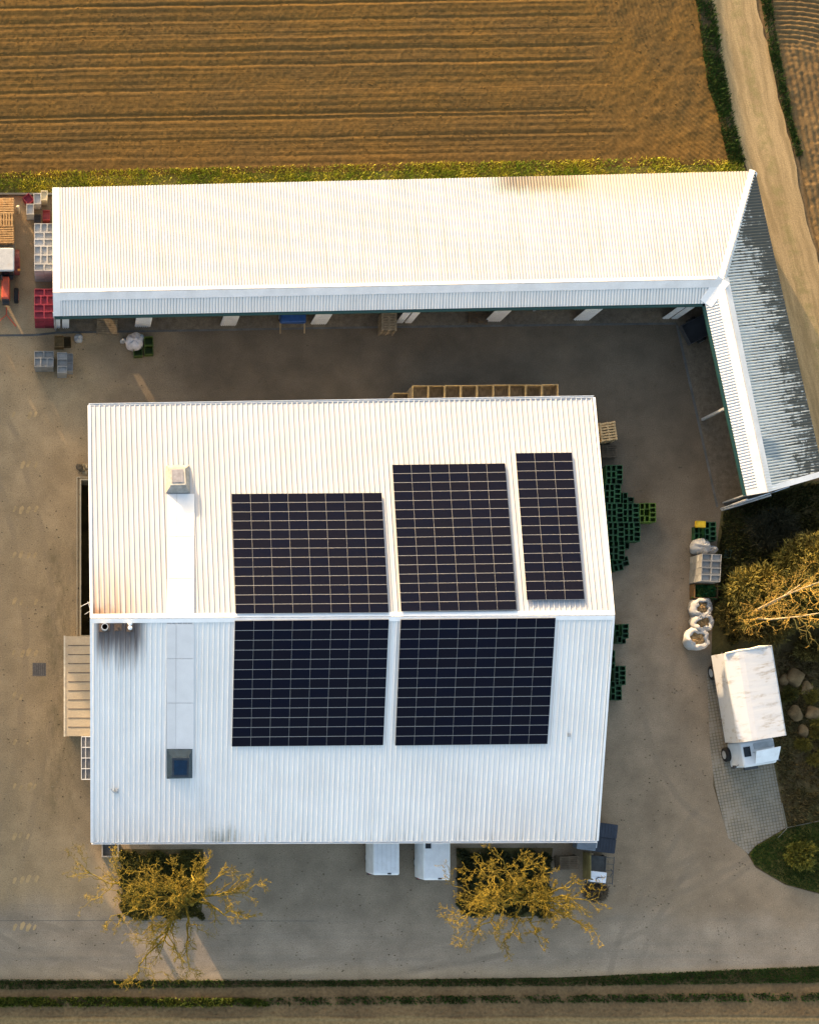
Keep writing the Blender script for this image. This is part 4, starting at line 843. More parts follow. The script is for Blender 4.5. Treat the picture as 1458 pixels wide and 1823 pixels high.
pstack(7, 390.5, 14, pallet_proto(WOODO, .86, 1.2), R(90), 'orange brown pallet with gaps in the middle sunlit stack', 'sunlit pallets stacked beside the tractor')
pstack(7, 419, 14, pO, R(1), 'orange brown pallet in the sunlit stack below the gapped one', 'sunlit pallets stacked beside the tractor', .03)
pstack(8, 443, 12, pallet_proto(WOOD2, 1.3, .8), R(0), 'weathered pallet in the lowest sunlit stack, right behind the tractor cab', 'sunlit pallets stacked beside the tractor', .03)
pstack(191, 580, 3, pallet_proto(WOOD2, 1.3, .95), R(-2), 'pallet in the stack half under the shed roof, left of the white bale', 'pallets stored under the shed roof')
pstack(693, 572, 8, pallet_proto(WOOD2, .95, 1.15), R(0), 'narrow pallet in the stack in the middle bay of the shed', 'pallets stored under the shed roof')
pstack(853, 562, 3, pD, R(-6), 'dark pallet lying deep in the shed right of the narrow pallet stack', 'pallets stored under the shed roof')
pstack(1014, 1537, 8, pD, R(2), 'dark pallet in the pile between the bare tree and the cart', 'dark pallets piled by the south-east corner', .05)
# ------------------------------------------------------------------ sacks and bales
def sack(name, label, px, py, r, h, seed, open_top=True, group=None, mat=SACK, squash=1.0, rz=0.0, cat='bulk bag'):
    c = W(px, py, h * .9); rg = random.Random(seed); n_ = 28
    o = thing(name, label, cat, (c.x, c.y, 0), rz, group); ring = []
    ph = [rg.uniform(0, 6.3) for _ in range(6)]
    def rr(a, z):
        q = 1 / max(abs(math.cos(a)), abs(math.sin(a))); q = 1 + (min(q, 1.22) - 1) * .18
        return r * q * (1 + .05 * math.sin(3 * a + ph[0] + z * 4) + .035 * math.sin(7 * a + ph[1] - z * 5) + .02 * math.sin(13 * a + ph[2]))
    jj = lambda i, z: 1 + (.16 * math.sin(2 * 2 * math.pi * i / n_ + ph[2]) + .14 * math.sin(5 * 2 * math.pi * i / n_ + ph[4]) + .08 * math.sin(8 * 2 * math.pi * i / n_ + ph[3])) * (1.0 if z >= .95 else 0)
    prof = ((0, .80), (.06, .93), (.3, 1.0), (.6, 1.02), (.85, .97), (.97, .80), (1.0, .60)) if open_top else ((0, .82), (.06, .95), (.3, 1.02), (.6, 1.0), (.8, .86), (.93, .6), (1.0, .30), (1.03, .10))
    rings = [[(rr(2 * math.pi * i / n_, z) * s_ * jj(i, z) * math.cos(2 * math.pi * i / n_), rr(2 * math.pi * i / n_, z) * s_ * jj(i, z) * squash * math.sin(2 * math.pi * i / n_), z * h + (.05 * math.sin(5 * 2 * math.pi * i / n_ + ph[3]) + .03 * math.sin(9 * 2 * math.pi * i / n_ + ph[4])) * (z > .7) + (.07 * math.sin(4 * 2 * math.pi * i / n_ + ph[5]) if z > .94 else 0)) for i in range(n_)] for z, s_ in prof]
    if open_top: rings += [[(x * .92, y * .92, z - .10) for x, y, z in rings[-1]], [(x * .86, y * .86, z - .22) for x, y, z in rings[-1]]]
    mb = MB(); mb.rings(rings, 0, True, not open_top); mb.build('bag', mat, o, smooth=True)
    if open_top:
        mb = MB(); m_ = 14; base = h * .80
        rs = [[(r * .60 * k_ / 5 * math.cos(2 * math.pi * i / m_), r * .60 * k_ / 5 * squash * math.sin(2 * math.pi * i / m_), base + .14 * (1 - k_ / 5) + rg.uniform(-.05, .05)) for i in range(m_)] for k_ in (5, 4, 3, 2, 1, .2)]
        mb.rings(rs, 0, False, True); mb.build('contents', SOILIN, o)
        for a in (.7, 2.3, 3.9, 5.4):
            p = Vector((math.cos(a) * r * .72, math.sin(a) * r * .72 * squash, h * .98)); mb = MB(); t = Vector((-math.sin(a), math.cos(a), 0))
            mb.tube([p - t * .14, p - t * .08 + Vector((math.cos(a) * .05, math.sin(a) * .05, .10)), p + t * .08 + Vector((math.cos(a) * .08, math.sin(a) * .08, .08)), p + t * .14], [.018] * 4, 5); mb.build('loop', SACK, o)
    else:
        mb = MB(); mb.tube([(0, 0, h * .98), (.05, .03, h * 1.1), (.16, .10, h * 1.12)], [.07, .10, .05], 7); mb.build('tied_neck', mat, o, smooth=True)
    return o
GS = 'white bulk bags in the row beside the bed'
sack('bulk_bag', 'open white bulk bag full of tan material, uppermost of the three above the truck', 1251, 1082, .68, 1.05, 1, True, GS, squash=.92)
sack('bulk_bag', 'white bulk bag with a small dark opening, middle of the three above the truck', 1253, 1108, .66, 1.05, 2, True, GS, squash=.88)
sack('bulk_bag', 'white bulk bag folded over brown scraps, lowest of the three and nearest the truck', 1243, 1137, .74, 1.0, 3, True, GS, squash=.98)
sack('bulk_bag', 'closed crumpled white bag between the green crates and the grey stack', 1252, 972, .60, 1.0, 4, False, GS, squash=.85)
sack('bulk_bag', 'small grey white bag slumped behind the closed crumpled bag', 1270, 978, .34, .7, 6, False, GS, squash=.8)
sack('white_bale', 'large pinkish white wrapped bale in the yard by the green bins', 240, 605, .55, 1.0, 7, False, None, M('bale_wrap', (.52, .49, .50), .5, .4, var=.2, sc=4), 1.0, 0, 'bale')
sack('plastic_sack', 'small pale sack lying just left of the large white bale', 219, 606, .18, .3, 8, False, 'plastic sacks in the yard', SACK, .8, 0, 'sack')
sack('plastic_sack', 'small pale sack on the drain line beside the dark brown box', 140, 600, .27, .6, 9, False, 'plastic sacks in the yard', SACK, 1.0, 0, 'sack')
sack('plastic_sack', 'blue grey sack leaning against the olive bins', 249, 600, .3, .7, 10, False, 'plastic sacks in the yard', M('blue_sack', (.18, .23, .26), .6), .9, 0, 'sack')
# ------------------------------------------------------------------ vehicles
def wheel(parent, c, r, wd, axis, rim=STEEL, nm='wheel'):
    c = Vector(c); ax = Vector(axis).normalized(); e = thing(nm, None, None, c) if False else None
    u = ax.orthogonal().normalized(); v = ax.cross(u); n_ = 22
    prof = [(-wd / 2, r * .62), (-wd / 2, r * .93), (-wd * .36, r), (wd * .36, r), (wd / 2, r * .93), (wd / 2, r * .62)]
    mb = MB(); mb.rings([[c + ax * x + (u * math.cos(a) + v * math.sin(a)) * q for a in [2 * math.pi * i / n_ for i in range(n_)]] for x, q in prof], 0, True, True)
    t = mb.build(nm, RUBBER, parent); mb = MB()
    mb.rings([[c + ax * x + (u * math.cos(a) + v * math.sin(a)) * q for a in [2 * math.pi * i / 16 for i in range(16)]] for x, q in ((-wd * .52, r * .5), (-wd * .54, r * .58), (wd * .54, r * .58), (wd * .52, r * .5))], 0, True, True)
    mb.build('rim', rim, t); return t
def roundbox(mb, x0, x1, y0, y1, z0, z1, r, tum=0.0, m=0, n_=4, rt=None):
    """box with rounded plan corners and a soft roof edge; tum pulls the roof in on the sides"""
    rt = r if rt is None else rt
    def loop(ins, z, tu):
        a0, a1, b0, b1 = x0 + ins + tu, x1 - ins - tu, y0 + ins, y1 - ins; rr = max(r - ins * .5, .02); pts = []
        for cx, cy, s in ((a1 - rr, b1 - rr, 0), (a0 + rr, b1 - rr, 1), (a0 + rr, b0 + rr, 2), (a1 - rr, b0 + rr, 3)):
            for i in range(n_ + 1): an = math.pi / 2 * (s + i / n_); pts.append((cx + rr * math.cos(an), cy + rr * math.sin(an), z))
        return pts
    rings = [loop(0, z0, 0), loop(0, z0 + (z1 - z0) * .45, 0)]
    for i in range(n_ + 1): an = math.pi / 2 * i / n_; rings.append(loop(rt * (1 - math.cos(an)), z1 - rt + rt * math.sin(an), tum))
    mb.rings(rings, m)
# box truck
fw = (W(1314, 1326, 3.25) - W(1288, 1165, 3.25)).normalized(); ang = math.atan2(fw.y, fw.x) - math.pi / 2   # local +Y = forward
bw_ = 2.95; blen = 5.55; c = (W(1292.5, 1165, 3.25) + W(1376, 1150, 3.25)) / 2; c.z = 0
tk = thing('box_truck', 'white box truck with a dusty tarpaulin roof parked beside the bed, cab toward the road', 'truck', c, ang)
TARP = N('truck_tarp'); cc = TARP.co(); q1 = TARP.noise(TARP.scale(cc, (.55, 2.4, 1)), 1.5, 5, .7); q2 = TARP.noise(cc, .7, 4, .6)
a = TARP.mix(TARP.math('MULTIPLY', TARP.ramp(q1, .46, .68), TARP.ramp(q2, .42, .62)), (.52, .53, .55), (.30, .25, .19)); TARP.bump(TARP.noise(TARP.scale(cc, (.4, 2.2, 1)), 1.4, 4, .5), .25, .06); TARPM = TARP.done(a, .55, .3)
mb = MB(); hw = bw_ / 2; prof = [(-hw, 1.05), (-hw, 2.92), (-hw + .06, 3.02), (-hw + .74, 3.27), (-.4, 3.29), (.3, 3.26), (hw - .10, 3.18), (hw, 3.10), (hw, 1.05)]
ns = 18; rings = []; rg = random.Random(3)
for i in range(ns + 1):
    y = blen * i / ns; sag = 0
    rings.append([(-x * 1.0, y, z + (sag + rg.uniform(-.001, .001)) * (z > 3)) for x, z in prof])
mb.rings(rings, 0); bx = mb.build('cargo_box', TARPM, tk, smooth=False)
mb = MB(); mb.tube([(hw - .02, -.03, 3.1), (.6, -.07, 3.22), (0, -.05, 3.26), (-.6, -.09, 3.22), (-hw + .02, -.03, 3.1)], [.05, .075, .06, .085, .05], 8); mb.build('rear_tarp_roll', M('cream_tarp', (.62, .56, .47), .7), tk, smooth=True)
mb = MB(); mb.box((0, blen * .5, .92), (bw_ - .12, blen, .22)); mb.box((0, (blen + 2) * .5, .72), (.85, blen + 1.9, .2)); mb.build('chassis', DKMETAL, tk)
for y in (1.1, 6.35):
    for x in (-1, 1): wheel(tk, (x * (hw - .20), y, .46), .46, .3, (x, 0, 0))
cy0, cy1 = blen + .07, blen + 1.66
mb = MB(); roundbox(mb, -1.16, 1.16, cy0, cy1, .55, 2.25, .14, .10, rt=.16); cab = mb.build('cab', PAINTW, tk, smooth=False)
mb = MB(); slab(mb, [(-.92, cy1 + .012, 1.42), (.92, cy1 + .012, 1.42), (.86, cy1 - .12, 2.06), (-.86, cy1 - .12, 2.06)], .03); mb.build('windscreen', GLASSD, tk)
for x in (-1, 1):
    mb = MB(); slab(mb, [(x * 1.125, cy0 + .50, 1.38), (x * 1.125, cy1 - .20, 1.38), (x * 1.045, cy1 - .32, 2.02), (x * 1.045, cy0 + .50, 2.02)], .03); d = mb.build('side_window', GLASSD, tk)
    mb = MB(); mb.tube([(x * 1.13, cy1 - .2, 1.7), (x * 1.34, cy1 - .12, 1.72)], [.02, .02], 6); mb.box((x * 1.38, cy1 - .12, 1.62), (.10, .14, .38)); mb.build('mirror', DKMETAL, tk)
    mb = MB(); mb.box((x * .85, cy1 + .01, .85), (.32, .06, .18)); mb.build('headlight', M('lamp_glass', (.6, .6, .58), .15, .5), tk)
mb = MB(); mb.box((0, cy1 + .01, .58), (2.2, .14, .24)); mb.build('bumper', DKMETAL, tk)
mb = MB(); mb.box((.72, cy0 + .62, 2.27), (.42, .62, .03)); mb.build('roof_opening', GLASSD, tk)
mb = MB(); A_ = [(-1.12, cy0 + .58, 2.86), (.42, cy0 + .62, 2.86), (.40, cy1 - .16, 2.42), (-1.02, cy1 - .20, 2.42)]; slab(mb, A_, .05); mb.build('roof_deflector', PAINTW, tk)
mb = MB()
for x, y in ((-.95, cy0 + .7), (.34, cy0 + .7)): mb.tube([(x, y, 2.2), (x, y, 2.82)], [.03, .03], 6)
mb.box((-.35, cy0 + .36, 2.29), (1.25, .34, .08)); mb.build('deflector_frame', STEEL, tk)
# two vans nosed into the warehouse gates
def van(label, px, py, wd, L, ztop, vent):
    o = thing('van', label, 'van', (px, py, 0), 0, 'white vans half inside the warehouse'); mb = MB(); roundbox(mb, -wd / 2, wd / 2, 0, L, .38, ztop, .12, .10, rt=.14); b = mb.build('body', PAINTW, o)
    mb = MB()
    for i in range(5): mb.box((-wd * .30 + i * wd * .15, L * .47, ztop + .003), (.045, L * .82, .014))
    mb.build('roof_ribs', PAINTW, o)
    for x in (-1, 1):
        for y in (.95, L - 1.0): wheel(o, (x * (wd / 2 - .12), y, .33), .33, .22, (x, 0, 0))
        mb = MB(); slab(mb, [(x * .06, -.012, 1.25), (x * (wd / 2 - .18), -.012, 1.25), (x * (wd / 2 - .22), .02, 1.85), (x * .06, .02, 1.85)], .02); mb.build('rear_window', GLASSD, o)
        mb = MB(); mb.box((x * (wd / 2 - .07), -.005, 1.05), (.10, .05, .34)); mb.build('tail_light', M('red_lens', (.25, .01, .008), .2, .5), o)
    mb = MB(); mb.box((0, -.05, .5), (wd - .1, .14, .18)); mb.build('bumper', DKMETAL, o)
    if vent: mb = MB(); mb.box((vent[0], vent[1], ztop + .02), (.34, .40, .05)); mb.build('roof_vent', GLASSD, o)
    mb = MB(); mb.box((.18, .10, ztop - .02), (.22, .10, .08)); mb.build('roof_lamp', DKMETAL, o)
    return o
c = W(688, 1559, 2.25); van('white van on the left, half inside the warehouse and set back farther than its neighbour', c.x, c.y, 1.85, 4.9, 2.25, None)
c = W(778, 1568, 2.4); van('white van on the right with a dark roof vent, standing next to the bare tree', c.x, c.y, 1.88, 5.2, 2.4, (-.55, 2.18))
# tractor at the left edge
tr = thing('tractor', 'red farm tractor with a white cab roof beside the pallet stacks', 'tractor', W(11, 492, 0), R(180))
mb = MB(); roundbox(mb, -.60, .60, -.15, 1.28, 2.52, 2.68, .12, 0, rt=.07); mb2 = mb.build('cab_roof', M('cab_roof_paint', (.44, .43, .41), .6, .3, var=.12, dirt=(.45, .36, .27), dirt_amt=.4), tr); mb2.location = (0, -.86, 0)
mb = MB()
for x in (-.54, .54):
    for y in (-.92, .30): mb.box((x, y - .0, 1.75), (.06, .06, 1.56))
mb.build('cab_frame', DKMETAL, tr); mb = MB(); mb.box((0, -.31, 1.72), (1.02, 1.14, 1.5)); mb.build('cab_glass', GLASSD, tr)
mb = MB(); mb.box((0, -.31, .72), (.95, 1.3, .5)); mb.box((0, .9, .62), (.42, 2.1, .4)); mb.build('chassis', DKMETAL, tr)
mb = MB(); roundbox(mb, -.27, .27, .38, 1.78, .78, 1.42, .10, .02, rt=.10); mb.build('bonnet', TREDC, tr)
mb = MB(); mb.box((0, 1.80, 1.05), (.46, .05, .5)); mb.build('grille', DKMETAL, tr)
for x in (-1, 1):
    wheel(tr, (x * .70, -.62, .72), .72, .36, (x, 0, 0), TREDC); wheel(tr, (x * .66, 1.35, .48), .48, .28, (x, 0, 0), TREDC)
    mb = MB(); n_ = 9; o_ = [(x * .70, -.62 + .84 * math.cos(a), .72 + .84 * math.sin(a)) for a in [math.pi * (.10 + .8 * i / n_) for i in range(n_ + 1)]]
    for a, b in zip(o_[:-1], o_[1:]): mb.quad((a[0] - .19, a[1], a[2]), (a[0] + .19, a[1], a[2]), (b[0] + .19, b[1], b[2]), (b[0] - .19, b[1], b[2])); mb.quad((b[0] - .19, b[1], b[2] - .03), (b[0] + .19, b[1], b[2] - .03), (a[0] + .19, a[1], a[2] - .03), (a[0] - .19, a[1], a[2] - .03))
    mb.build('mudguard', M('dull_red', (.20, .04, .03), .5), tr); mb = MB(); mb.box((x * .86, .02, 1.5), (.18, .12, .14)); mb.build('side_lamp', M('amber_lens', (.55, .20, .02), .3, .5), tr)
mb = MB(); mb.tube([(.2, .62, 1.4), (.2, .62, 2.3)], [.045, .045], 8); mb.build('exhaust', DKMETAL, tr)
mb = MB(); mb.box((0, -1.42, .95), (.16, .55, .16)); mb.tube([(-.45, -1.2, .7), (-.45, -1.75, .55)], [.04, .04], 6); mb.tube([(.45, -1.2, .7), (.45, -1.75, .55)], [.04, .04], 6); mb.build('rear_hitch', DKMETAL, tr)
tf = thing('tow_frame', 'thin orange V-shaped tow frame lying in front of the tractor', 'tow frame', G(12, 566)); mb = MB(); mb.tube([(-.75, -.45, .12), (0, .12, .35), (.6, -.55, .12)], [.04, .045, .04], 6); mb.tube([(0, .12, .35), (0, .6, .3)], [.04, .04], 6); mb.build('bar', TREDC, tf)
ps = thing('stone_post', 'short pale round topped post between the pallets and the white crates', 'post', G(33, 378)); mb = MB(); mb.rings([[(math.cos(a) * r, math.sin(a) * r, z) for a in [2 * math.pi * i / 10 for i in range(10)]] for r, z in ((.11, 0), (.10, .9), (.12, 1.0), (.11, 1.1), (.05, 1.16))]); mb.build('shaft', M('pale_stone', (.42, .36, .26), .85), ps)
# under the shed roof: a blue covered cart and a grey trailer in the corner
bt = thing('handcart', 'cart under a blue cover in the shed bay left of the narrow pallets', 'cart', G(518, 580)); mb = MB(); roundbox(mb, -.82, .82, -.05, .95, .75, 1.15, .1, .05, rt=.08); mb.build('cover', BLUET, bt)
mb = MB(); mb.box((0, .45, .66), (1.55, .85, .10)); mb.build('bed', WOOD2, bt)
for x in (-.75, .75):
    wheel(bt, (x, .5, .3), .3, .08, (1, 0, 0)); mb = MB(); mb.box((x * 1.02, -.28, .62), (.07, .7, .07)); mb.build('handle', WOOD, bt)
gt = thing('grey_trailer', 'grey car trailer standing in the dark inner corner of the shed', 'trailer', G(1238, 588), R(-62)); mb = MB()
for c_, d_ in (((0, 0, .55), (1.3, 2.2, .08)), ((-.64, 0, .78), (.04, 2.2, .4)), ((.64, 0, .78), (.04, 2.2, .4)), ((0, -1.09, .78), (1.24, .04, .4)), ((0, 1.09, .78), (1.24, .04, .4))): mb.box(c_, d_)
mb.build('body', DKMETAL, gt); mb = MB(); mb.tube([(0, 1.1, .5), (0, 2.2, .45)], [.05, .04], 6); mb.build('drawbar', STEEL, gt)
for x in (-.74, .74): wheel(gt, (x, -.1, .3), .3, .16, (1, 0, 0))
# ------------------------------------------------------------------ south-east corner clutter
wc = thing('waste_container', 'dark waste container with two ribbed lids at the south-east corner of the warehouse', 'container', G(1063, 1490), R(-7))
DB = M('dark_bin', (.022, .028, .042), .5, .35, var=.2); mb = MB(); mb.prism([(-.72, -.86), (.70, -.86), (.70, .86), (-.72, .86)], .15, 1.12, top=[(-.80, -.92), (.80, -.92), (.80, .92), (-.80, .92)]); mb.build('body', DB, wc)
for y in (-.46, .46):
    mb = MB(); mb.box((.18, y, 1.16), (1.28, .86, .05)); ld = mb.build('lid', DB, wc); mb = MB()
    for i in range(6): mb.box((-.30 + i * .19, y, 1.195), (.05, .78, .018))
    mb.build('rib', DB, ld); mb = MB(); mb.box((-.38, y, 1.2), (.05, .46, .04)); mb.build('handle', STEEL, ld)
for x in (-.55, .55):
    for y in (-.7, .7): wheel(wc, (x, y, .09), .09, .05, (0, 1, 0))
gb = thing('grey_container', 'flat slate grey lidded container between the warehouse corner and the waste container', 'container', G(1038, 1487), R(-7)); SL = M('slate_plastic', (.125, .15, .185), .5, .35, var=.12)
mb = MB(); mb.prism([(-.62, -.82), (.42, -.82), (.42, .82), (-.62, .82)], .12, 1.1, top=[(-.66, -.86), (.46, -.86), (.46, .86), (-.66, .86)]); mb.build('body', SL, gb); mb = MB(); roundbox(mb, -.70, .50, -.90, .90, 1.102, 1.2, .08, 0, rt=.04); mb.build('lid', SL, gb)
ct = thing('flatbed_cart', 'flat cart with an open metal side frame carrying a white box, below the containers', 'cart', G(1064, 1548), R(-4)); mb = MB(); mb.box((-.28, 0, .52), (1.12, 1.75, .06)); mb.build('deck', M('cart_board', (.075, .075, .072), .85, var=.3), ct); mb = MB()
for y in (-.8, -.4, 0, .4, .8): mb.box((.50, y, .60), (.56, .035, .035))
for x in (.27, .78): mb.box((x, 0, .601), (.035, 1.78, .045))
mb.tube([(.6, .1, .65), (.72, -.1, .72), (.6, -.35, .66)], [.03, .03, .03], 6); mb.build('side_frame', DKMETAL, ct)
for x in (-.75, .2):
    for y in (-.75, .75): wheel(ct, (x, y, .2), .2, .1, (1, 0, 0))
wx = thing('white_box', 'bright white cardboard box with a split lid lying on the flat cart', 'box', (ct.location.x - .30, ct.location.y - .42, .56), R(-6)); mb = MB(); mb.box((0, 0, .22), (1.0, .66, .44)); mb.build('body', M('white_card', (.70, .72, .78), .6, .3, var=.06), wx)
for y in (-.165, .17): mb = MB(); mb.box((0, y, .452), (.98, .31, .014)); mb.build('flap', M('white_card', None), wx)
mb = MB(); mb.tube([(-.10, -.30, .47), (-.14, -.12, .50), (-.02, -.02, .49), (.4, 0, .47)], [.022, .03, .03, .012], 6); mb.build('strap', DKMETAL, wx)
fn = thing('board_fence', 'short weathered board partition between the dark pallets and the cart', 'fence', G(1038, 1540)); mb = MB(); mb.box((0, 0, .75), (.06, 1.65, 1.4)); mb.build('boards', M('mossy_board', (.155, .125, .05), .85, var=.3), fn); mb = MB()
for y in (-.8, .8): mb.box((.07, y, .8), (.08, .08, 1.6))
mb.build('post', WOOD2, fn)
def heap(name, label, cat, px, py, rx, ry, hz, n_, mat, seed, ln=.7):
    rng = np.random.default_rng(seed); o = thing(name, label, cat, G(px, py)); mb = MB()
    for i in range(n_):
        r = math.sqrt(rng.random()); a = rng.random() * 6.283; z = hz * (1 - r) * rng.random() + .03; p = Vector((rx * r * math.cos(a), ry * r * math.sin(a), z)); b = rng.random() * 6.283; d = Vector((math.cos(b), math.sin(b), rng.uniform(-.12, .3))) * ln * rng.uniform(.4, 1) * .5
        mb.tube([p - d, p + Vector((rng.uniform(-.05, .05), rng.uniform(-.05, .05), .03)), p + d], [.016, .02, .008], 3, 0, False)
    mb.build('sticks', mat, o); return o
heap('brushwood_pile', 'dark brown pile of cut brushwood just below the flat cart', 'brushwood', 1060, 1589, .72, .48, .5, 420, M('dark_twig', (.075, .052, .030), .9, var=.4), 31)
st = thing('stone_heap', 'small heap of stones and rubble at the upper end of the pit', 'stones', G(150, 836)); rg = random.Random(6); mb = MB()
def rock(mb, c, r, rg, n_=9, m=0, sq=.7):
    ph = [rg.uniform(0, 6.3) for _ in range(4)]; rings = []
    for k_ in range(6):
        t = math.pi * (k_ + .4) / 6.4; rings.append([(c[0] + r * math.sin(t) * math.cos(a) * (1 + .22 * math.sin(2 * a + ph[0] + k_) + .12 * math.sin(3 * a + ph[1])), c[1] + r * math.sin(t) * math.sin(a) * (1 + .22 * math.sin(2 * a + ph[2] - k_)), c[2] - r * sq * math.cos(t) * (1 + .1 * math.sin(a + ph[3]))) for a in [2 * math.pi * i / n_ for i in range(n_)]])
    mb.rings(rings, m)
for i in range(40): rock(mb, (rg.uniform(-.35, .45), rg.uniform(-.32, .3), rg.uniform(.02, .14)), rg.uniform(.04, .12), rg, 7)
mb.build('rubble', M('rubble_stone', (.25, .205, .13), .9, var=.4), st); mb = MB(); rock(mb, (-.30, .12, .22), .26, rg); mb.build('boulder', M('dark_stone', (.085, .07, .05), .9, var=.4), st)
for i, (x, y, r, lb) in enumerate(((1411, 1207, .56, 'largest tan boulder right of the truck roof'), (1432, 1226, .42, 'tan boulder touching the largest one on its lower right'), (1394, 1211, .34, 'small tan boulder tight against the side of the truck'), (1413, 1270, .46, 'tan boulder lower down beside the front of the truck box'), (1443, 1270, .50, 'brownish boulder at the right edge level with the truck front'), (1427, 1302, .38, 'small brown boulder lowest of those beside the truck'))):
    o = thing('boulder', lb, 'boulder', G(x, y), 0, 'boulders in the bed beside the truck'); mb = MB(); rock(mb, (0, 0, r * .55), r, random.Random(40 + i), 14, 0, .75); mb.build('rock', ROCK, o, smooth=True)
ed = thing('lawn_edging', 'thin pale metal edging between the dry bed and the dark lawn', 'edging', G(1399, 1473)); mb = MB()
for a, b in (((1391, 1430), (1400, 1474)), ((1400, 1474), (1462, 1461)), ((1400, 1475), (1384, 1492))): p, q = G(*a), G(*b); slab(mb, [(p.x, p.y, 0), (q.x, q.y, 0), (q.x, q.y, .12), (p.x, p.y, .12)], .02)
mb.build('strip', M('dull_edging', (.20, .19, .15), .8), ed, world=True)
#@@PLANTS
# ------------------------------------------------------------------ trees and shrubs
def grow(limbs, base, seed, r0, sub=(9, 7, 5), wig=.24, lens=(.38, .36, .38), upw=.15, sag=0.0, rmin=.008, trunk_r=None, twig_mb=None):
    """bare tree: trunk, bent limbs to given ends, then three orders of crooked side branches"""
    rg = random.Random(seed); mb = MB(); twig_mb = twig_mb or mb
    def path(a, b, n_, w_):
        pts = [a]; L = (b - a).length
        for i in range(1, n_):
            t = i / n_; o = Vector((rg.gauss(0, 1), rg.gauss(0, 1), rg.gauss(0, .6))) * w_ * L / n_ * .9; pts.append(a.lerp(b, t) + o + Vector((0, 0, math.sin(t * math.pi) * L * .10)))
        return pts + [b]
    def branch(a, b, r, lev, L0):
        n_ = (8, 6, 4, 3)[lev]; pts = path(a, b, n_, wig); k_ = len(pts)
        rad = [max(r * (1 - .80 * i / (k_ - 1)), rmin) for i in range(k_)]
        (mb if lev < 2 else twig_mb).tube(pts, rad, (7, 5, 4, 3)[lev], 0, False)
        if lev >= len(sub): return
        L = sum((q - p).length for p, q in zip(pts[:-1], pts[1:]))
        for j in range(sub[lev]):
            t = rg.uniform(.22, 1.0) * (k_ - 1); i = min(int(t), k_ - 2); p = pts[i].lerp(pts[i + 1], t - i); d = (pts[i + 1] - pts[i]).normalized()
            o = d.orthogonal().normalized(); o = Matrix.Rotation(rg.uniform(0, 6.283), 3, d) @ o; an = rg.uniform(.5, 1.15)
            v = d * math.cos(an) + o * math.sin(an) + Vector((0, 0, upw)); v.normalize(); ln = L * lens[lev] * rg.uniform(.45, 1.15) * (1.1 - .45 * t / (k_ - 1))
            branch(p, p + v * ln, rad[i] * .62, lev + 1, L)
    for (st, en, rr) in limbs: branch(Vector(st), Vector(en), rr, 0, 0)
    return mb, twig_mb
BARK1 = leaf_mat('lichen_bark', ((.21, .146, .015), (.12, .088, .012), (.28, .21, .038)), .8, .85)
def bare_tree(name, label, px, py, ends, seed, th, r0, sub=(8, 6, 5), mat=BARK1, stub=True, cat='bare tree', rmin=.011, **kw):
    b = G(px, py); o = thing(name, label, cat, b); lean = Vector((.15, .1, 0)); mb = MB()
    fk = b + Vector((0, 0, th)) + lean; mb.tube([b, b + Vector((.05, 0, th * .3)), b + lean * .6 + Vector((0, 0, th * .7)), fk], [r0 * 1.25, r0, r0 * .92, r0 * .85], 10)
    if stub: mb.tube([fk, fk + Vector((.10, -.1, .5)), fk + Vector((.32, -.32, .9))], [r0 * .75, r0 * .6, r0 * .55], 8); mb.tube([fk + Vector((.1, -.1, .5)), fk + Vector((-.2, .25, 1.2))], [r0 * .5, r0 * .42], 8)
    mb.build('trunk', mat, o, world=True, smooth=True); rg = random.Random(seed)
    limbs = [(fk + Vector((rg.uniform(-.1, .1), rg.uniform(-.1, .1), rg.uniform(-.4, .2))), W(x, y, z), r0 * rg.uniform(.30, .42)) for x, y, z in ends]
    a, t = grow(limbs, fk, seed, r0, sub, rmin=rmin, twig_mb=MB(), **kw); a.build('limbs', mat, o, world=True, smooth=True); t.build('twigs', mat, o, world=True); return o
bare_tree('bare_tree', 'bare yellow tree left of the vans, its long limbs reaching the road verge', 318, 1590,
    [(140, 1556, 6.4), (202, 1540, 7.0), (232, 1752, 5.6), (268, 1700, 5.2), (338, 1730, 5.4), (474, 1578, 6.8), (404, 1552, 7.2), (372, 1534, 7.0), (196, 1632, 6.4), (262, 1556, 7.4), (308, 1552, 7.4), (440, 1635, 6.2), (225, 1590, 7.2), (350, 1560, 8.2), (285, 1640, 7.2), (290, 1580, 8.2)], 101, 4.2, .24, (13, 9, 7), rmin=.008)
bare_tree('bare_tree', 'bare golden tree with a wide low crown, standing right of the vans', 898, 1588,
    [(797, 1640, 6.6), (806, 1578, 6.4), (846, 1543, 7.0), (882, 1524, 7.4), (925, 1528, 7.8), (972, 1545, 7.2), (1030, 1572, 7.0), (1066, 1598, 6.8), (1064, 1655, 6.4), (1004, 1636, 7.4), (962, 1684, 6.4), (892, 1686, 6.4), (826, 1662, 6.2), (862, 1612, 7.8), (950, 1600, 8.0), (1010, 1610, 7.4)], 102, 4.2, .23, (13, 9, 7), stub=False, rmin=.008)
BIRCH = leaf_mat('birch_bark', ((.36, .29, .18), (.26, .20, .12), (.44, .37, .25)), 1.2, .8)
o = thing('birch_tree', 'tall bare pale-stemmed birch at the right edge above the truck', 'birch tree', G(1316, 1099)); b = Vector(o.location); mb = MB(); stems = []
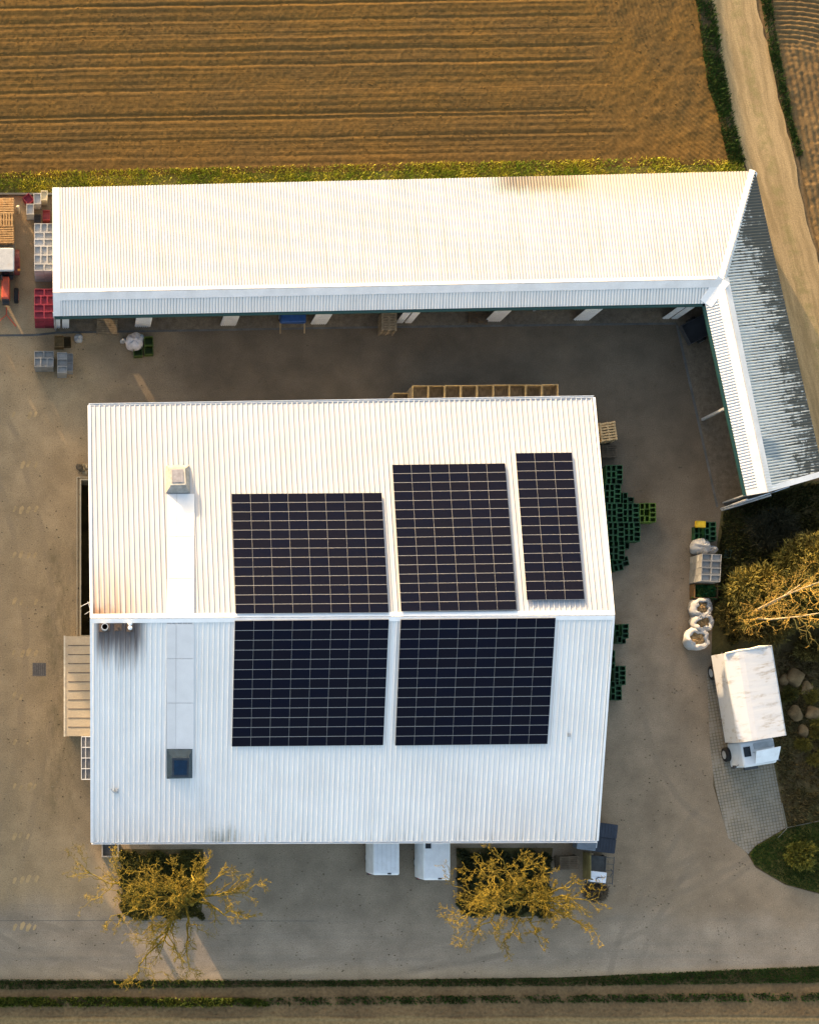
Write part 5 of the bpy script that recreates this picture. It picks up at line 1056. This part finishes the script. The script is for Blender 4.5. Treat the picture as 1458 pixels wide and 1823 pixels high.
for pts in (((1318, 1097, 0), (1345, 1087, 3), (1385, 1066, 6), (1425, 1049, 9), (1475, 1030, 12.5)), ((1317, 1099, 0), (1342, 1100, 2.5), (1372, 1103, 5), (1420, 1098, 8.5), (1480, 1088, 13)), ((1320, 1097, 0), (1352, 1084, 3), (1382, 1070, 5.4), (1424, 1042, 8))):
    q = [W(*p) for p in pts]; stems.append(q); mb.tube(q, [.085, .07, .055, .04, .02][:len(q)], 8)
mb.build('trunk', BIRCH, o, world=True, smooth=True); rg = random.Random(9); lim = []
for q in stems:
    for i in range(1, len(q)):
        for j in range(6): p = q[i - 1].lerp(q[i], rg.random()); a = rg.uniform(0, 6.28); lim.append((p, p + Vector((math.cos(a) * rg.uniform(.8, 1.8), math.sin(a) * rg.uniform(.8, 1.8), rg.uniform(.6, 1.6))), .022))
for a_, b_ in (((1412, 1101, 7.8), (1442, 1152, 6.6)), ((1420, 1098, 8.3), (1456, 1158, 6.9)), ((1372, 1103, 5), (1330, 1120, 5.4)), ((1360, 1100, 4), (1310, 1108, 4.6))): lim.append((W(*a_), W(*b_), .035))
a, t = grow(lim, b, 55, .1, (4, 4), rmin=.007, wig=.25, twig_mb=MB()); TW = leaf_mat('golden_twigs', ((.36, .22, .045), (.26, .17, .035), (.45, .30, .08)), .9, .85)
a.build('branches', TW, o, world=True); t.build('twigs', TW, o, world=True)
def shrub(name, label, px, py, rx, ry, hz, n_, mat, seed, cat='shrub', lumps=7, bl=(.34, .045), z0=.3, group=None, stem=WOOD2):
    """shrub: forked stems and thousands of thin leafy sprays gathered in uneven clumps"""
    rng = np.random.default_rng(seed); g = G(px, py); o = thing(name, label, cat, g, 0, group); C = []
    for i in range(lumps):
        a = rng.random() * 6.283; r = math.sqrt(rng.random()) * .72; C.append((rx * r * math.cos(a), ry * r * math.sin(a), hz * (.50 + .34 * rng.random()) * (1 - .3 * r), (.26 + .26 * rng.random())))
    mb = MB()
    for x, y, z, q in C: mb.tube([(0, 0, 0), (x * .35 + rng.normal() * .1, y * .35 + rng.normal() * .1, z * .55), (x, y, z)], [.05, .035, .012], 5, 0, False)
    mb.build('stems', stem, o); pts = []; nr = []
    per = n_ // lumps
    for x, y, z, q in C:
        d = rng.normal(size=(per, 3)); d /= np.linalg.norm(d, axis=1)[:, None]; rad = rng.random(per) ** .45
        wob = 1 + .28 * np.sin(d[:, 0] * 5 + seed) * np.sin(d[:, 1] * 6 + z) + .2 * np.sin(d[:, 2] * 7 + x); p = d * (rad * wob)[:, None] * [rx * q * 1.25, ry * q * 1.25, hz * q * .95] + [x, y, z]; pts.append(p); nr.append(d)
    p = np.concatenate(pts); d = np.concatenate(nr); p[:, 2] = np.maximum(p[:, 2], .05); n = len(p)
    ax = d + rng.normal(size=(n, 3)) * .55 + [0, 0, .35]; ax /= np.linalg.norm(ax, axis=1)[:, None]; sd = np.cross(ax, rng.normal(size=(n, 3))); sd /= np.linalg.norm(sd, axis=1)[:, None] + 1e-9
    L = bl[0] * (.4 + rng.random(n))[:, None]; wd = bl[1] * (.5 + rng.random(n))[:, None]
    tri_mesh('foliage', np.stack([p - sd * wd, p + sd * wd, p + ax * L], 1), mat, o); return o
GOLD = leaf_mat('golden_sprays', ((.150, .118, .020), (.085, .076, .016), (.22, .17, .034)), .55)
GOLD2 = leaf_mat('olive_sprays', ((.105, .080, .018), (.060, .050, .014), (.16, .115, .028)), .6)
DKL = leaf_mat('dark_ivy', ((.040, .044, .012), (.016, .022, .007), (.08, .07, .018)), .8)
OLV = leaf_mat('hedge_leaf', ((.085, .078, .016), (.034, .038, .009), (.16, .125, .022)), .9)
SG = 'golden shrubs at the right edge above the truck'
shrub('golden_shrub', 'broad golden shrub just left of the birch stems', 1330, 1068, 1.7, 1.9, 3.0, 15000, GOLD, 61, lumps=12, group=SG)
shrub('golden_shrub', 'tall golden shrub whose crown reaches highest toward the shed end', 1400, 1028, 2.0, 2.1, 4.4, 20000, GOLD, 62, lumps=14, group=SG)
shrub('golden_shrub', 'golden brown shrub below the birch stems next to the truck rear', 1372, 1118, 1.8, 1.3, 2.4, 11000, GOLD2, 63, lumps=10, group=SG)
shrub('golden_shrub', 'golden shrub cut off by the right edge of the picture', 1458, 1075, 2.2, 2.4, 4.2, 18000, GOLD, 64, lumps=13, group=SG)
shrub('golden_shrub', 'low brown shrub pushing out left of the birch foot toward the bulk bags', 1308, 1098, 1.3, 1.6, 1.7, 8000, GOLD2, 68, lumps=9, group=SG)
shrub('golden_shrub', 'olive brown shrub in the upper right corner of the bed beneath the shed end', 1436, 985, 1.8, 1.7, 3.4, 13000, GOLD2, 69, lumps=11, group=SG)
shrub('golden_shrub', 'small olive shrub at the right edge below the birch branches', 1448, 1150, 1.2, 1.1, 1.6, 6000, GOLD2, 65, lumps=7, group=SG)
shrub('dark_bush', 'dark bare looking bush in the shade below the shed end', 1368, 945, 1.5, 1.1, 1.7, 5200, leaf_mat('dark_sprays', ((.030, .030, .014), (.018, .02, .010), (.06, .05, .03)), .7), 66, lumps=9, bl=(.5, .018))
shrub('lawn_shrub', 'small yellow green shrub on the dark lawn by the road junction', 1414, 1520, .95, .85, 1.3, 6500, leaf_mat('lawn_shrub_leaf', ((.13, .12, .016), (.075, .08, .012), (.20, .17, .03)), .9), 67, lumps=9, bl=(.22, .05))
for i, (x, y, lb, q) in enumerate(((1440, 1238, 'dry golden tussock between the boulders', .7), (1403, 1240, 'green tussock wedged between the truck and the boulders', .6), (1452, 1300, 'dry tussock at the right edge below the boulders', .7), (1428, 1325, 'low brown tussock right of the truck cab', .5), (1452, 1350, 'orange dry tussock at the right edge level with the cab front', .55))):
    shrub('tussock', lb, x, y, q, q * .85, .55, 1500, GOLD if i != 1 else OLV, 70 + i, lumps=5, bl=(.3, .03), cat='tussock', group='tussocks in the bed beside the truck')
# square hedges under the two bare trees
def hedge(label, x0, y0, x1, y1, h, n_, seed, mat):
    a, b = G(x0, y1), G(x1, y0); o = thing('ground_planting', label, 'planting', ((a.x + b.x) / 2, (a.y + b.y) / 2, 0), 0, 'dark planting under the two bare trees'); rng = np.random.default_rng(seed); hx, hy = (b.x - a.x) / 2, (b.y - a.y) / 2
    mb = MB()
    for i in range(26): x, y = rng.uniform(-hx + .2, hx - .2), rng.uniform(-hy + .2, hy - .2); mb.tube([(x, y, 0), (x + .1, y, h * .5), (x, y + .1, h * .85)], [.025, .02, .01], 4)
    mb.build('stems', WOOD2, o); p = rng.uniform(-1, 1, (n_, 2)); e = np.abs(p).max(1) + .12 * np.sin(p[:, 0] * 9 + seed) * np.sin(p[:, 1] * 8) + .06 * np.sin(p[:, 0] * 23 + p[:, 1] * 19); p = p[e < .93] * [hx, hy]; n_ = len(p); bump = .75 + .25 * np.sin(p[:, 0] * 2.3 + 1.1 * np.sin(p[:, 1] * 2.0)) * np.sin(p[:, 1] * 2.7 + seed)
    z = h * bump * rng.random(n_) ** .35; p = np.concatenate([p, z[:, None]], 1); ax = rng.normal(size=(n_, 3)) * .8 + [0, 0, .3]; ax /= np.linalg.norm(ax, axis=1)[:, None]; sd = np.cross(ax, rng.normal(size=(n_, 3))); sd /= np.linalg.norm(sd, axis=1)[:, None]
    tri_mesh('foliage', np.stack([p - sd * .06, p + sd * .06, p + ax * .12], 1), mat, o); return o
sheet('hedge_bed', P((214, 1512), (290, 1513), (362, 1512), (365, 1560), (358, 1632), (318, 1636), (262, 1628), (222, 1632), (217, 1580)), .012, BEDM); sheet('hedge_bed', P((812, 1510), (984, 1510), (978, 1570), (980, 1628), (930, 1634), (870, 1624), (820, 1631), (814, 1590)), .012, BEDM)
hedge('low dark green planting under the left bare tree against the warehouse', 210, 1516, 364, 1638, .20, 26000, 81, OLV)
hedge('very dark ground planting under the right bare tree beside the van', 811, 1512, 982, 1634, .35, 20000, 82, DKL)
# unseen conifers added to shade the left of the yard; a lower stretch admits sun
def added_belt():
    rng = np.random.default_rng(91); tri = []; mb = MB(); x0 = -205
    for i, y in enumerate(np.arange(291, 1640, 44)):
        hh = (3.9 if 560 < y < 930 else 9.2) + rng.uniform(-.3, .3); g = G(x0 + rng.uniform(-12, 12), y); n_ = 1500; r0 = 1.75
        t = rng.random(n_) ** .8; a = rng.random(n_) * 6.283; r = r0 * (1 - t) ** .75 * (.35 + .65 * rng.random(n_) ** .5) + .08
        p = np.stack([g.x + r * np.cos(a), g.y + r * np.sin(a), .2 + t * (hh - .2)], 1); ax = np.stack([np.cos(a), np.sin(a), -.25 + .5 * rng.random(n_)], 1) + rng.normal(size=(n_, 3)) * .4
        ax /= np.linalg.norm(ax, axis=1)[:, None]; sd = np.cross(ax, rng.normal(size=(n_, 3))); sd /= np.linalg.norm(sd, axis=1)[:, None]
        tri.append(np.stack([p - sd * .16, p + sd * .16, p + ax * .65], 1)); mb.tube([g, g + Vector((0, 0, hh * .9))], [.16, .03], 7)
    o = tri_mesh('added_shade_belt', np.concatenate(tri), leaf_mat('added_conifer_needles', ((.018, .035, .012), (.012, .022, .008), (.035, .05, .018)), 1.0), kind='stuff', label='unseen dark conifers added to shade the west of the yard'); mb.build('stems', WOOD2, o)
added_belt()
#@@SHADE
